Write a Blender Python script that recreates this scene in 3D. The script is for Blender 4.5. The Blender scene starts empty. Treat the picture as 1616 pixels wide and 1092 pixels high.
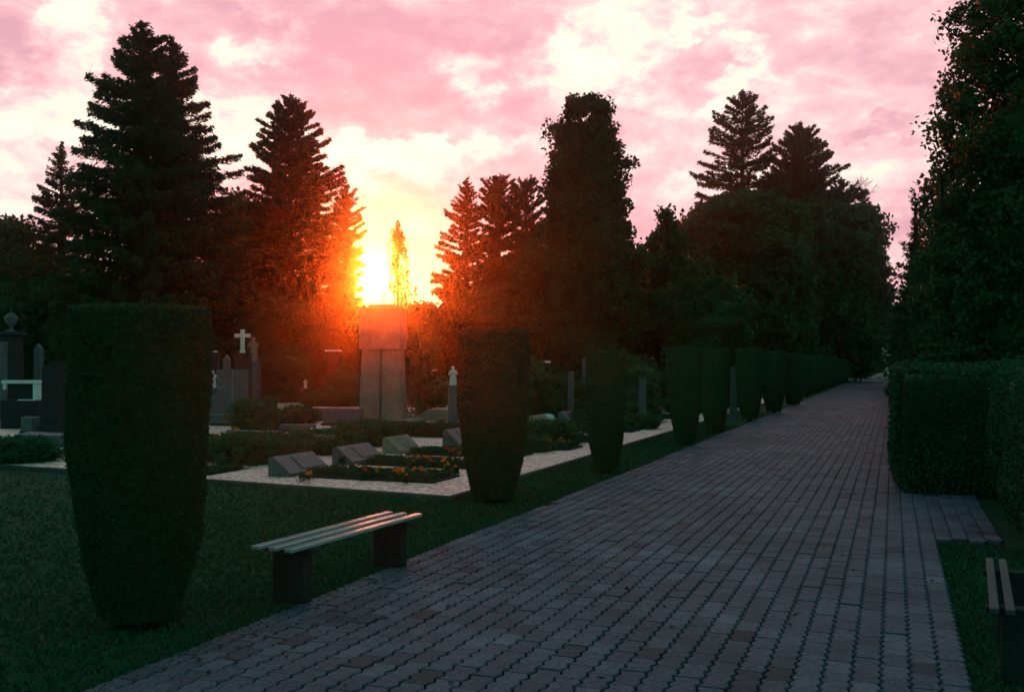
import bpy, math, random
import numpy as np
from mathutils import Vector, Matrix

R = math.radians
random.seed(7)
rng = np.random.default_rng(7)
F, CX, HY, EYE = 1571.0, 808.0, 575.0, 1.6      # focal length in photo pixels, centre column, horizon row, eye height
scene = bpy.context.scene
col = scene.collection

# ------------------------------------------------------------------ camera
cam_d = bpy.data.cameras.new("camera")
cam = bpy.data.objects.new("camera", cam_d)
col.objects.link(cam)
cam.location = (0, 0, EYE)
cam.rotation_euler = (R(90), 0, 0)
cam_d.sensor_width = 36
cam_d.lens = 35.0
cam_d.shift_y = (HY - 546.0) / 1616.0
cam_d.clip_start = 0.05
cam_d.clip_end = 2000
scene.camera = cam

# ------------------------------------------------------------------ sun and exposure
SUN_AZ = math.atan((590 - CX) / F)
SUN_EL = math.atan((HY - 432) / F * math.cos(SUN_AZ))
sun_dir = Vector((math.sin(SUN_AZ) * math.cos(SUN_EL), math.cos(SUN_AZ) * math.cos(SUN_EL), math.sin(SUN_EL)))
sl = bpy.data.lights.new("sun", 'SUN')
sl.energy = 4.6
sl.angle = R(0.6)
sl.color = (1.0, 0.070, 0.004)
so = bpy.data.objects.new("sun", sl)
col.objects.link(so)
so.rotation_euler = (-sun_dir).to_track_quat('-Z', 'Y').to_euler()
so.location = (0, 0, 30)
scene.view_settings.view_transform = 'Standard'
scene.view_settings.look = 'None'
scene.view_settings.exposure = 1.3
scene.view_settings.gamma = 1.0
scene.view_settings.use_curve_mapping = False
scene.cycles.volume_bounces = 0
scene.cycles.max_bounces = 5
scene.cycles.transparent_max_bounces = 8
scene.cycles.use_denoising = True

# ------------------------------------------------------------------ world: sunset sky
world = bpy.data.worlds.new("World")
scene.world = world
world.use_nodes = True
wt = world.node_tree
wt.nodes.clear()
def N(tree, typ, **kw):
    n = tree.nodes.new(typ)
    for k, v in kw.items():
        setattr(n, k, v)
    return n
def math_node(tree, op, a, b=None, c=None, clamp=False):
    n = tree.nodes.new('ShaderNodeMath')
    n.operation = op
    n.use_clamp = clamp
    for i, x in enumerate((a, b, c)):
        if x is None:
            continue
        if isinstance(x, (int, float)):
            n.inputs[i].default_value = x
        else:
            tree.links.new(x, n.inputs[i])
    return n.outputs[0]
def wm(op, a, b=None, c=None, clamp=False):
    return math_node(wt, op, a, b, c, clamp)
def ramp(tree, fac, stops, interp='LINEAR'):
    n = tree.nodes.new('ShaderNodeValToRGB')
    n.color_ramp.interpolation = interp
    el = n.color_ramp.elements
    while len(el) < len(stops):
        el.new(0.5)
    for e, (p, c) in zip(el, stops):
        e.position = p
        e.color = (c[0], c[1], c[2], 1)
    tree.links.new(fac, n.inputs[0])
    return n.outputs[0]
def mixrgb(tree, fac, a, b, mode='MIX'):
    n = tree.nodes.new('ShaderNodeMix')
    n.data_type = 'RGBA'
    n.blend_type = mode
    for sock, x in ((n.inputs[0], fac), (n.inputs[6], a), (n.inputs[7], b)):
        if isinstance(x, (int, float)):
            sock.default_value = x
        elif isinstance(x, tuple):
            sock.default_value = (x[0], x[1], x[2], 1)
        else:
            tree.links.new(x, sock)
    return n.outputs[2]

tc = N(wt, 'ShaderNodeTexCoord')
dirv = tc.outputs['Generated']
sep = N(wt, 'ShaderNodeSeparateXYZ'); wt.links.new(dirv, sep.inputs[0])
az = wm('ARCTAN2', sep.outputs[0], sep.outputs[1])
el_ = wm('ARCSINE', sep.outputs[2])
comb = N(wt, 'ShaderNodeCombineXYZ')
wt.links.new(az, comb.inputs[0]); wt.links.new(el_, comb.inputs[1])
# billowing warp of the sky direction, two sizes
def wnoise(vec, scale, detail, rough, sx=1, sy=1, dist=0.0, off=0.0):
    m = N(wt, 'ShaderNodeMapping')
    m.inputs['Scale'].default_value = (sx, sy, 1)
    m.inputs['Location'].default_value = (off, off * .7, off)
    wt.links.new(vec, m.inputs[0])
    n = N(wt, 'ShaderNodeTexNoise')
    n.inputs['Scale'].default_value = scale
    n.inputs['Detail'].default_value = detail
    n.inputs['Roughness'].default_value = rough
    n.inputs['Distortion'].default_value = dist
    wt.links.new(m.outputs[0], n.inputs['Vector'])
    return n
nw = wnoise(comb.outputs[0], 22, 6, 0.62, 1, 1.5)
vs = N(wt, 'ShaderNodeVectorMath', operation='SUBTRACT'); wt.links.new(nw.outputs['Color'], vs.inputs[0]); vs.inputs[1].default_value = (.5, .5, .5)
vsc = N(wt, 'ShaderNodeVectorMath', operation='SCALE'); wt.links.new(vs.outputs[0], vsc.inputs[0]); vsc.inputs['Scale'].default_value = 0.12
va = N(wt, 'ShaderNodeVectorMath', operation='ADD'); wt.links.new(comb.outputs[0], va.inputs[0]); wt.links.new(vsc.outputs[0], va.inputs[1])
vflat = N(wt, 'ShaderNodeVectorMath', operation='MULTIPLY'); wt.links.new(va.outputs[0], vflat.inputs[0]); vflat.inputs[1].default_value = (1, 1, 0)
warped = vflat.outputs[0]
n1 = wnoise(comb.outputs[0], 9, 10, 0.62, 0.75, 1.7, 0.35, 3.1).outputs['Fac']
n2 = wnoise(comb.outputs[0], 30, 8, 0.6, 0.8, 1.5, 0.2, 9.4).outputs['Fac']
# cloud banks: bearing/elevation of each bank (given through the photo's column and row), half sizes, tilt, brightness
BANKS = [
    (955, 55, 95, 62, 20, .40), (905, 120, 58, 72, -30, .30), (1000, 120, 40, 40, 0, .25), (742, 122, 42, 36, 20, .55), (930, 55, 26, 34, 0, -.30),
    (985, 75, 22, 30, 0, -.20), (600, 252, 120, 30, 0, .36), (760, 232, 130, 22, 6, .26), (405, 78, 62, 34, 20, .55),
    (115, 50, 50, 60, -30, .55), (70, 195, 130, 55, 5, .50), (25, 300, 80, 40, 0, .45), (340, 215, 110, 62, 0, .50),
    (1155, 145, 62, 26, 10, .40), (1100, 40, 46, 18, 25, .34), (1180, 82, 28, 14, -30, .25), (530, 250, 80, 40, 0, .25),
    (640, 95, 190, 92, -8, -.34), (20, 60, 70, 60, 0, -.22), (300, 40, 120, 40, 0, -.10), (820, 190, 100, 24, 20, -.10), (180, 235, 60, 30, 0, -.12),
    (1370, 205, 52, 16, 14, -.34), (1400, 355, 66, 34, 0, -.42), (1330, 250, 240, 110, 0, .14), (1060, 230, 60, 60, 40, .18),
    (620, 325, 120, 30, 0, -.12), (60, 260, 90, 24, 0, -.2), (880, 15, 60, 30, 0, -.12),
]
val = wm('MULTIPLY_ADD', wm('SUBTRACT', n1, 0.5), 1.3, 0.37)
val = wm('MULTIPLY_ADD', wm('SUBTRACT', n2, 0.5), 1.05, val)
for (bx, by, rx, ry, ang, w) in BANKS:
    u = (bx - CX) / F; v = (HY - by) / F
    a0 = math.atan(u); e0 = math.atan(v * math.cos(a0))
    m = N(wt, 'ShaderNodeMapping', vector_type='TEXTURE')
    m.inputs['Location'].default_value = (a0, e0, 0)
    m.inputs['Rotation'].default_value = (0, 0, R(ang))
    m.inputs['Scale'].default_value = (rx / F * 1.25, ry / F * 1.25, 1)
    wt.links.new(warped, m.inputs[0])
    L = N(wt, 'ShaderNodeVectorMath', operation='LENGTH'); wt.links.new(m.outputs[0], L.inputs[0])
    mr = N(wt, 'ShaderNodeMapRange', interpolation_type='SMOOTHSTEP')
    wt.links.new(L.outputs['Value'], mr.inputs[0])
    mr.inputs[1].default_value = 0.35; mr.inputs[2].default_value = 1.25
    mr.inputs[3].default_value = 1.0; mr.inputs[4].default_value = 0.0
    val = wm('MULTIPLY_ADD', mr.outputs[0], w * .82, val)
sky_c = ramp(wt, val, [(0.0, (.66, .34, .41)), (0.25, (.79, .43, .48)), (0.46, (.88, .56, .58)), (0.58, (.93, .68, .66)),
                       (0.74, (.97, .86, .70)), (1.0, (1.0, .94, .78))])
# glow round the sun
dotn = N(wt, 'ShaderNodeVectorMath', operation='DOT_PRODUCT'); wt.links.new(dirv, dotn.inputs[0]); dotn.inputs[1].default_value = sun_dir
theta = wm('ARCCOSINE', wm('MINIMUM', dotn.outputs['Value'], 0.999999))
def glow(width_deg, color, tree=wt):
    g = wm('EXPONENT', wm('MULTIPLY', wm('POWER', wm('DIVIDE', theta, R(width_deg)), 1.3), -1.0))
    return mixrgb(wt, 1.0, (0, 0, 0), mixrgb(wt, g, (0, 0, 0), color), 'ADD')
warm = wm('EXPONENT', wm('MULTIPLY', wm('POWER', wm('DIVIDE', theta, R(2.3)), 1.4), -1.0))
sky_c = mixrgb(wt, warm, sky_c, (1.0, .74, .22))
g1 = glow(.85, (5.0, 3.2, .9))
g2 = glow(4.0, (.12, .05, .0))
sky_c = mixrgb(wt, 1.0, sky_c, g1, 'ADD')
sky_c = mixrgb(wt, 1.0, sky_c, g2, 'ADD')
# away from the sunset the sky is a dim blue-green dusk
far = N(wt, 'ShaderNodeMapRange', interpolation_type='SMOOTHSTEP')
wt.links.new(dotn.outputs['Value'], far.inputs[0])
far.inputs[1].default_value = 0.15; far.inputs[2].default_value = 0.82
back = mixrgb(wt, n1, (.045, .27, .22), (.09, .36, .32))
zen = N(wt, 'ShaderNodeMapRange', interpolation_type='SMOOTHSTEP')
wt.links.new(el_, zen.inputs[0])
zen.inputs[1].default_value = R(22); zen.inputs[2].default_value = R(62)
sky_c = mixrgb(wt, zen.outputs[0], sky_c, (.42, .32, .43))
sky_c = mixrgb(wt, far.outputs[0], back, sky_c)
bgc = N(wt, 'ShaderNodeBackground'); wt.links.new(sky_c, bgc.inputs[0]); bgc.inputs[1].default_value = 0.50
nis = N(wt, 'ShaderNodeTexSky', sky_type='NISHITA')
nis.sun_disc = False
nis.sun_elevation = SUN_EL
nis.sun_rotation = SUN_AZ
bgn = N(wt, 'ShaderNodeBackground'); wt.links.new(nis.outputs[0], bgn.inputs[0]); bgn.inputs[1].default_value = 0.05
addsh = N(wt, 'ShaderNodeMixShader')
addsh.inputs[0].default_value = 0.05
wt.links.new(bgc.outputs[0], addsh.inputs[1]); wt.links.new(bgn.outputs[0], addsh.inputs[2])
wo = N(wt, 'ShaderNodeOutputWorld'); wt.links.new(addsh.outputs[0], wo.inputs['Surface'])

# ------------------------------------------------------------------ materials
def new_mat(name):
    m = bpy.data.materials.new(name)
    m.use_nodes = True
    t = m.node_tree
    b = t.nodes['Principled BSDF']
    return m, t, b
def objcoord(t):
    return N(t, 'ShaderNodeTexCoord').outputs['Object']
def tnoise(t, scale, detail=5, rough=.6, vec=None):
    n = N(t, 'ShaderNodeTexNoise')
    n.inputs['Scale'].default_value = scale
    n.inputs['Detail'].default_value = detail
    n.inputs['Roughness'].default_value = rough
    t.links.new(vec if vec is not None else objcoord(t), n.inputs['Vector'])
    return n.outputs['Fac']
def tbump(t, b, h, strength, dist):
    n = N(t, 'ShaderNodeBump')
    n.inputs['Strength'].default_value = strength
    n.inputs['Distance'].default_value = dist
    t.links.new(h, n.inputs['Height'])
    t.links.new(n.outputs[0], b.inputs['Normal'])
def attr(t, name='tone'):
    n = N(t, 'ShaderNodeAttribute', attribute_name=name)
    return n.outputs['Fac']

def leaf_mat(name, lo, hi, rough=.75, transl=0.2, spec=.08):
    lo = (lo[0] * 1.15, lo[1] * 1.5, lo[2] * 1.45) if lo[0] < .05 else lo
    hi = (hi[0] * .72, hi[1] * .88, hi[2] * .9) if hi[0] < .05 else hi
    m, t, b = new_mat(name)
    c = ramp(t, attr(t), [(0, lo), (1, hi)])
    t.links.new(c, b.inputs['Base Color'])
    b.inputs['Roughness'].default_value = rough
    b.inputs['Specular IOR Level'].default_value = spec
    tr = N(t, 'ShaderNodeBsdfTranslucent'); t.links.new(c, tr.inputs[0])
    mx = N(t, 'ShaderNodeMixShader'); mx.inputs[0].default_value = transl
    t.links.new(b.outputs[0], mx.inputs[1]); t.links.new(tr.outputs[0], mx.inputs[2])
    t.links.new(mx.outputs[0], t.nodes['Material Output'].inputs[0])
    return m
M = {}
M['needle'] = leaf_mat('spruce_needles', (.010, .040, .020), (.022, .075, .034))
M['pine'] = leaf_mat('pine_needles', (.014, .045, .020), (.030, .085, .036))
M['leaf'] = leaf_mat('broad_leaves', (.012, .048, .020), (.030, .095, .036))
M['yew'] = leaf_mat('clipped_yew', (.014, .050, .026), (.028, .085, .042), transl=.05)
M['shrub'] = leaf_mat('shrub_leaves', (.014, .055, .026), (.040, .13, .060))
M['cover'] = leaf_mat('bed_plants', (.010, .045, .020), (.028, .095, .042))
M['grass'] = leaf_mat('grass_blades', (.012, .050, .024), (.026, .088, .042))
M['marigold'] = leaf_mat('marigold_petals', (.75, .16, .01), (.95, .42, .03), transl=.35)
M['redflower'] = leaf_mat('red_petals', (.5, .03, .015), (.8, .10, .04), transl=.3)
M['whiteflower'] = leaf_mat('white_petals', (.55, .55, .5), (.8, .8, .75), transl=.3)

def stone_mat(name, c0, c1, scale=30, rough=.6, bump=.4, bd=.01, speck=0.0):
    m, t, b = new_mat(name)
    n = tnoise(t, scale, 8, .7)
    n2 = tnoise(t, scale * .12, 4, .6)
    f = math_node(t, 'MULTIPLY_ADD', n2, .6, math_node(t, 'MULTIPLY', n, .6))
    c = ramp(t, f, [(.35, c0), (.8, c1)])
    t.links.new(c, b.inputs['Base Color'])
    b.inputs['Roughness'].default_value = rough
    b.inputs['Specular IOR Level'].default_value = .15
    tbump(t, b, n, bump, bd)
    return m
M['granite'] = stone_mat('grey_granite', (.035, .045, .05), (.12, .13, .14), 60, .45)
M['darkstone'] = stone_mat('dark_granite', (.008, .011, .011), (.025, .030, .031), 50, .6)
M['sandstone'] = stone_mat('weathered_sandstone', (.10, .075, .06), (.32, .25, .20), 18, .8, .8, .03)
M['marble'] = stone_mat('pale_marble', (.45, .43, .42), (.75, .72, .70), 10, .5, .3)
M['concrete'] = stone_mat('kerb_concrete', (.13, .13, .13), (.28, .27, .26), 35, .7, .5)
M['shadekerb'] = stone_mat('shade_dark_kerb', (.02, .03, .022), (.09, .10, .085), 35, .8, .6)  # kerb colour darkened to stand for the shadow line below the gravel edge
M['darkconc'] = stone_mat('bench_concrete', (.010, .014, .013), (.030, .034, .033), 35, .9, .5)
M['bark'] = stone_mat('bark', (.02, .016, .012), (.07, .055, .04), 14, .9, .9, .04)
M['birchbark'] = stone_mat('birch_bark', (.10, .09, .08), (.45, .42, .38), 9, .8, .5, .01)
M['soil'] = stone_mat('soil', (.010, .012, .008), (.035, .035, .024), 20, .95, .9, .03)
# painted bench slats
m, t, b = new_mat('weathered_slat_wood')
mp = N(t, 'ShaderNodeMapping'); mp.inputs['Scale'].default_value = (14, .8, 14)
t.links.new(objcoord(t), mp.inputs[0])
n = tnoise(t, 6, 8, .6, mp.outputs[0])
t.links.new(ramp(t, n, [(.3, (.20, .21, .22)), (.7, (.38, .38, .38))]), b.inputs['Base Color'])
b.inputs['Roughness'].default_value = .15
b.inputs['Specular IOR Level'].default_value = .9
tbump(t, b, n, .12, .003)
M['slat'] = m
M['darkslat'] = stone_mat('dark_slats', (.02, .034, .033), (.06, .09, .088), 25, .6, .4)  # darker, greener colour than the slats of the left bench
# gravel, with the pink of the sunset light put into its base colour
m, t, b = new_mat('sunset_pink_gravel')
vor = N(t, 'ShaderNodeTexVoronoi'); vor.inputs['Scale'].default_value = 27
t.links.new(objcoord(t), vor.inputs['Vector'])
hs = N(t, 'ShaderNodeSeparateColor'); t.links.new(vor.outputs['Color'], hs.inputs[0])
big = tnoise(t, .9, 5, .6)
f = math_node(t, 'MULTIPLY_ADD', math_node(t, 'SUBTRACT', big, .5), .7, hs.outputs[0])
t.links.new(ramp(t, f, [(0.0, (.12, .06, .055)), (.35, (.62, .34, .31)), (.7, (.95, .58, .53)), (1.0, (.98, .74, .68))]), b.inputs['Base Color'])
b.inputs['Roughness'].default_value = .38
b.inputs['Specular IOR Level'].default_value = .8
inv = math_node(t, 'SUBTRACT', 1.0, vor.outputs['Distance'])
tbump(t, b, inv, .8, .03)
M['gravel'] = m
# pavers
m, t, b = new_mat('concrete_pavers')
n = tnoise(t, 170, 6, .75)
n3 = tnoise(t, .7, 5, .6)
f = math_node(t, 'MULTIPLY_ADD', math_node(t, 'SUBTRACT', n, .5), 1.9, attr(t))
f = math_node(t, 'MULTIPLY_ADD', math_node(t, 'SUBTRACT', n3, .5), .9, f)
n4 = tnoise(t, 38, 4, .7)
f = math_node(t, 'MULTIPLY_ADD', math_node(t, 'SUBTRACT', n4, .5), 1.3, f)
t.links.new(ramp(t, f, [(0.0, (.008, .021, .030)), (.5, (.042, .066, .096)), (1.0, (.150, .170, .230))]), b.inputs['Base Color'])
b.inputs['Roughness'].default_value = .62
b.inputs['Specular IOR Level'].default_value = .16
tbump(t, b, n, .7, .006)
M['paver'] = m
# lawn ground
m, t, b = new_mat('lawn_ground')
n = tnoise(t, 30, 8, .75); n3 = tnoise(t, .45, 5, .6)
f = math_node(t, 'MULTIPLY_ADD', n3, .5, math_node(t, 'MULTIPLY', n, .5))
t.links.new(ramp(t, f, [(.3, (.006, .038, .021)), (.7, (.012, .060, .034))]), b.inputs['Base Color'])
b.inputs['Roughness'].default_value = .95
b.inputs['Specular IOR Level'].default_value = .1
tbump(t, b, n, .5, .04)
M['lawn'] = m

# ------------------------------------------------------------------ helpers
TH = R(21.0)
US = np.array([math.sin(TH), math.cos(TH)])      # along the path
VT = np.array([math.cos(TH), -math.sin(TH)])     # to the right of the path
def ST(s, t, z=0.0):
    p = US * s + VT * t
    return (float(p[0]), float(p[1]), z)
def at(px, py, z=0.0):                            # where the ray through a photo pixel meets height z
    d = F * (EYE - z) / (py - HY)
    return ((px - CX) / F * d, d, z)
def atd(px, d, z=0.0):
    return ((px - CX) / F * d, d, z)
def zat(py, d):
    return EYE + (HY - py) / F * d

class MB:
    def __init__(self):
        self.v, self.f, self.t, self.n = [], [], [], 0
    def add(self, verts, faces, tone=None):
        verts = np.asarray(verts, dtype=np.float64).reshape(-1, 3)
        self.v.append(verts)
        for f in faces:
            self.f.append(tuple(int(i) + self.n for i in f))
            self.t.append(random.random() if tone is None else tone)
        self.n += len(verts)
        return self
    def box(self, c, s, rz=0.0, taper=1.0, bev=0.0):
        # a bevelled box: centre of the base c, size s; taper scales the top
        x, y, z = s[0] / 2, s[1] / 2, s[2]
        b = min(bev, x * .45, y * .45, z * .45)
        def ring(hx, hy, zz, k):
            return [(-hx + k, -hy, zz), (hx - k, -hy, zz), (hx, -hy + k, zz), (hx, hy - k, zz), (hx - k, hy, zz), (-hx + k, hy, zz), (-hx, hy - k, zz), (-hx, -hy + k, zz)]
        if b > 0:
            vs = ring(x, y, 0, b) + ring(x * taper, y * taper, z - b, b) + ring(x * taper - b, y * taper - b, z, b * .5)
            fs = [tuple(range(7, -1, -1))]
            for k in range(2):
                for i in range(8):
                    j = (i + 1) % 8
                    fs.append((k * 8 + i, k * 8 + j, k * 8 + 8 + j, k * 8 + 8 + i))
            fs.append(tuple(range(16, 24)))
        else:
            vs = [(-x, -y, 0), (x, -y, 0), (x, y, 0), (-x, y, 0), (-x * taper, -y * taper, z), (x * taper, -y * taper, z), (x * taper, y * taper, z), (-x * taper, y * taper, z)]
            fs = [(3, 2, 1, 0), (4, 5, 6, 7), (0, 1, 5, 4), (1, 2, 6, 5), (2, 3, 7, 6), (3, 0, 4, 7)]
        ca, sa = math.cos(rz), math.sin(rz)
        vs = [(c[0] + vx * ca - vy * sa, c[1] + vx * sa + vy * ca, c[2] + vz) for vx, vy, vz in vs]
        return self.add(vs, fs)
    def tube(self, pts, rads, n=8, cap=True):
        pts = [Vector(p) for p in pts]
        vs, fs = [], []
        for i, p in enumerate(pts):
            d = (pts[min(i + 1, len(pts) - 1)] - pts[max(i - 1, 0)]).normalized()
            a = d.cross(Vector((0, 0, 1)) if abs(d.z) < .95 else Vector((1, 0, 0))).normalized()
            bb = d.cross(a)
            for k in range(n):
                an = 2 * math.pi * k / n
                q = p + (a * math.cos(an) + bb * math.sin(an)) * rads[i]
                vs.append(tuple(q))
        for i in range(len(pts) - 1):
            for k in range(n):
                j = (k + 1) % n
                fs.append((i * n + k, i * n + j, (i + 1) * n + j, (i + 1) * n + k))
        if cap:
            fs.append(tuple(range(n - 1, -1, -1)))
            fs.append(tuple(range((len(pts) - 1) * n, len(pts) * n)))
        return self.add(vs, fs)
    def lathe(self, prof, c=(0, 0, 0), n=16):
        vs, fs = [], []
        for (r, z) in prof:
            for k in range(n):
                a = 2 * math.pi * k / n
                vs.append((c[0] + r * math.cos(a), c[1] + r * math.sin(a), c[2] + z))
        for i in range(len(prof) - 1):
            for k in range(n):
                j = (k + 1) % n
                fs.append((i * n + k, i * n + j, (i + 1) * n + j, (i + 1) * n + k))
        fs.append(tuple(range(n - 1, -1, -1))); fs.append(tuple(range((len(prof) - 1) * n, len(prof) * n)))
        return self.add(vs, fs)
    def prism(self, outline, y0, y1, ch=0.0):
        # outline in local x,z extruded along local y
        n = len(outline)
        vs = [(x, y0, z) for x, z in outline] + [(x, y1, z) for x, z in outline]
        fs = [tuple(range(n)), tuple(range(2 * n - 1, n - 1, -1))]
        for i in range(n):
            j = (i + 1) % n
            fs.append((j, i, n + i, n + j))
        return self.add(vs, fs)
    def build(self, name, mat, parent=None, smooth=False):
        me = bpy.data.meshes.new(name)
        v = np.concatenate(self.v) if self.v else np.zeros((0, 3))
        me.from_pydata(v.tolist(), [], self.f)
        a = me.attributes.new('tone', 'FLOAT', 'FACE')
        a.data.foreach_set('value', np.array(self.t, dtype=np.float32))
        me.materials.append(mat)
        if smooth:
            me.polygons.foreach_set('use_smooth', [True] * len(me.polygons))
        me.update()
        o = bpy.data.objects.new(name, me)
        col.objects.link(o)
        o.parent = parent
        return o

def quad_mesh(name, V, mat, parent=None, tone=None, extra=None):
    """V: (n,4,3) array of quads, fast path. extra: (verts, faces) hull added."""
    n = len(V)
    verts = V.reshape(-1, 3)
    faces = np.arange(n * 4, dtype=np.int32)
    hv = np.zeros((0, 3)); hf = np.zeros(0, dtype=np.int32)
    if extra is not None:
        hv = np.asarray(extra[0]); hf = np.asarray(extra[1], dtype=np.int32).reshape(-1) + n * 4
    allv = np.concatenate([verts, hv]).astype(np.float32)
    loops = np.concatenate([faces, hf]).astype(np.int32)
    nf = len(loops) // 4
    me = bpy.data.meshes.new(name)
    me.vertices.add(len(allv)); me.vertices.foreach_set('co', allv.ravel())
    me.loops.add(len(loops)); me.loops.foreach_set('vertex_index', loops)
    me.polygons.add(nf)
    me.polygons.foreach_set('loop_start', np.arange(nf, dtype=np.int32) * 4)
    me.polygons.foreach_set('loop_total', np.full(nf, 4, dtype=np.int32))
    a = me.attributes.new('tone', 'FLOAT', 'FACE')
    tt = rng.random(nf).astype(np.float32)
    if tone is not None:
        tt[:n] = tone
    a.data.foreach_set('value', tt)
    me.materials.append(mat)
    me.update(calc_edges=True)
    me.validate()
    o = bpy.data.objects.new(name, me)
    col.objects.link(o)
    o.parent = parent
    return o

def unit(v):
    return v / np.maximum(np.linalg.norm(v, axis=-1, keepdims=True), 1e-9)
def leaves(P, length, width, axis=None, spread=1.0):
    """diamond leaves at points P; axis: preferred long direction (n,3)"""
    n = len(P)
    r = rng.normal(size=(n, 3))
    a = unit(r) if axis is None else unit(axis + spread * r * .5)
    b = unit(np.cross(a, rng.normal(size=(n, 3))))
    l = np.broadcast_to(np.asarray(length, dtype=float), (n,)) * rng.uniform(.6, 1.3, n)
    w = np.broadcast_to(np.asarray(width, dtype=float), (n,)) * rng.uniform(.6, 1.3, n)
    a = a * l[:, None] * .5; b = b * w[:, None] * .5
    return np.stack([P - a, P + b - a * .1, P + a, P - b - a * .1], axis=1)

def tag(o, label=None, cat=None, group=None, kind=None):
    if label: o['label'] = label
    if cat: o['category'] = cat
    if group: o['group'] = group
    if kind: o['kind'] = kind
    return o
def empty(name, loc, rz=0.0, label=None, cat=None, group=None):
    o = bpy.data.objects.new(name, None)
    o.empty_display_size = .2
    col.objects.link(o)
    o.location = loc
    o.rotation_euler = (0, 0, rz)
    return tag(o, label, cat, group)
def copy_tree(o, parent=None):
    c = o.copy(); col.objects.link(c); c.parent = parent
    for ch in list(o.children):
        copy_tree(ch, c)
    return c

# ------------------------------------------------------------------ ground
g = MB(); g.add([(-260, -60, 0), (260, -60, 0), (260, 300, 0), (-260, 300, 0)], [(0, 1, 2, 3)])
tag(g.build('ground', M['lawn']), kind='structure')

PL, PR = -3.65, 0.355      # path edges (t) in the foreground
base = MB()
def strect(s0, s1, t0, t1, z):
    return [ST(s0, t0, z), ST(s0, t1, z), ST(s1, t1, z), ST(s1, t0, z)]
base.add(strect(-6, 170, PL + .02, PR, .004), [(0, 1, 2, 3)])
base.add(strect(9.7, 13.4, PR, .92, .004), [(0, 1, 2, 3)])
tag(base.build('path_bed', M['soil']), kind='structure')

# zigzag interlocking pavers, each stone real geometry
SW, SL, ZZ = .138, .225, .0105
def paver_rows():
    mb_v, mb_f, tone = [], [], []
    k = 0
    ntr = int(round((1.0 - PL) / SW))
    for r_ in range(ntr):
        tc_ = PL + SW * (r_ + .5)
        off = .5 * SL if r_ % 2 else 0.0
        nrow = int(176 / SL)
        for i in range(nrow):
            s0 = -5.5 + off + i * SL
            sc = s0 + SL / 2
            if tc_ > PR and not (9.7 < sc < 13.3 and tc_ < .90):
                continue
            if tc_ > .05 and sc > 13.2:
                continue
            x, y, _ = ST(sc, tc_)
            if y < 2.0 or abs(x) > y * .62 + .5:
                continue
            near = y < 16
            # outline: jagged long sides with 2 periods of zigzag
            q = 4
            ss = [s0 + .0016 + (SL - .0032) * j / q for j in range(q + 1)]
            zig = [ZZ * (1 if j % 2 else -1) for j in range(q + 1)]
            hw = SW / 2 - .0060
            right = [(ss[j], tc_ + hw + zig[j]) for j in range(q + 1)]
            left = [(ss[j], tc_ - hw + zig[j]) for j in range(q + 1)]
            out = left + right[::-1]
            h = .034 + random.gauss(0, .0016) + .006 * math.sin(sc * .9 + tc_ * 1.7) * math.sin(tc_ * 2.3 - sc * .4) - (.006 if random.random() < .015 else 0)
            tx, ty = random.gauss(0, .006), random.gauss(0, .006)
            m_ = len(out)
            ring1 = [ST(a, b_, h - .006) for a, b_ in out]
            if near:
                cs, ct = sc, tc_
                ring2 = []
                for a, b_ in out:
                    a2 = cs + (a - cs) * (1 - .0025 / SL * 2); b2 = ct + (b_ - ct) * (1 - .007 / SW * 2)
                    ring2.append(ST(a2, b2, h + (a2 - cs) * tx + (b2 - ct) * ty))
                ring0 = [ST(a, b_, .0045) for a, b_ in out]
                vs = ring0 + ring1 + ring2
                fs = [tuple(range(2 * m_, 3 * m_))]
                for L0 in (0, m_):
                    for j in range(m_):
                        j2 = (j + 1) % m_
                        fs.append((L0 + j, L0 + j2, L0 + m_ + j2, L0 + m_ + j))
            else:
                ring1 = [ST(a, b_, h) for a, b_ in out]
                ring0 = [ST(a, b_, .0045) for a, b_ in out]
                vs = ring0 + ring1
                fs = [tuple(range(m_, 2 * m_))]
                for j in range(m_):
                    j2 = (j + 1) % m_
                    fs.append((j, j2, m_ + j2, m_ + j))
            mb_v.extend(vs)
            tn = min(1, max(0, random.gauss(.5, .08) + (-.30 if random.random() < .05 else 0)))
            for f in fs:
                mb_f.append(tuple(q_ + k for q_ in f)); tone.append(tn)
            k += len(vs)
    me = bpy.data.meshes.new('path')
    me.from_pydata(mb_v, [], mb_f)
    a = me.attributes.new('tone', 'FLOAT', 'FACE'); a.data.foreach_set('value', np.array(tone, dtype=np.float32))
    me.materials.append(M['paver'])
    o = bpy.data.objects.new('path', me); col.objects.link(o)
    return tag(o, kind='structure')
paver_rows()

# raised gravel burial field with a concrete kerb
GZ = .06
C0 = (10.6, -4.8)                      # its corner nearest the path
def gs(t):                              # its front edge is slightly askew to the path
    return 10.6 + (-4.8 - t) * .108
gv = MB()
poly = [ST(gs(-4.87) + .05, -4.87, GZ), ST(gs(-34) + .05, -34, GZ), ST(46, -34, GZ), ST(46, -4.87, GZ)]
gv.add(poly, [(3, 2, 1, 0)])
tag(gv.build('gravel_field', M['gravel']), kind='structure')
kb = MB()
def kerbrun(s0, t0, s1, t1, w=.06, h=GZ + .006):
    L = math.hypot(s1 - s0, t1 - t0); n = max(1, int(round(L / 1.0)))
    for i in range(n):
        a = (i + .5) / n
        x, y, _ = ST(s0 + (s1 - s0) * a, t0 + (t1 - t0) * a)
        ang = math.atan2(t1 - t0, s1 - s0)
        kb.box((x, y, 0), (w, L / n - .008, h + random.gauss(0, .002)), -TH - ang, 1.0, .012)
kerbrun(gs(-4.8), -4.8, gs(-34), -34)
kerbrun(gs(-4.8) + .04, -4.84, 46, -4.84)
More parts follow.
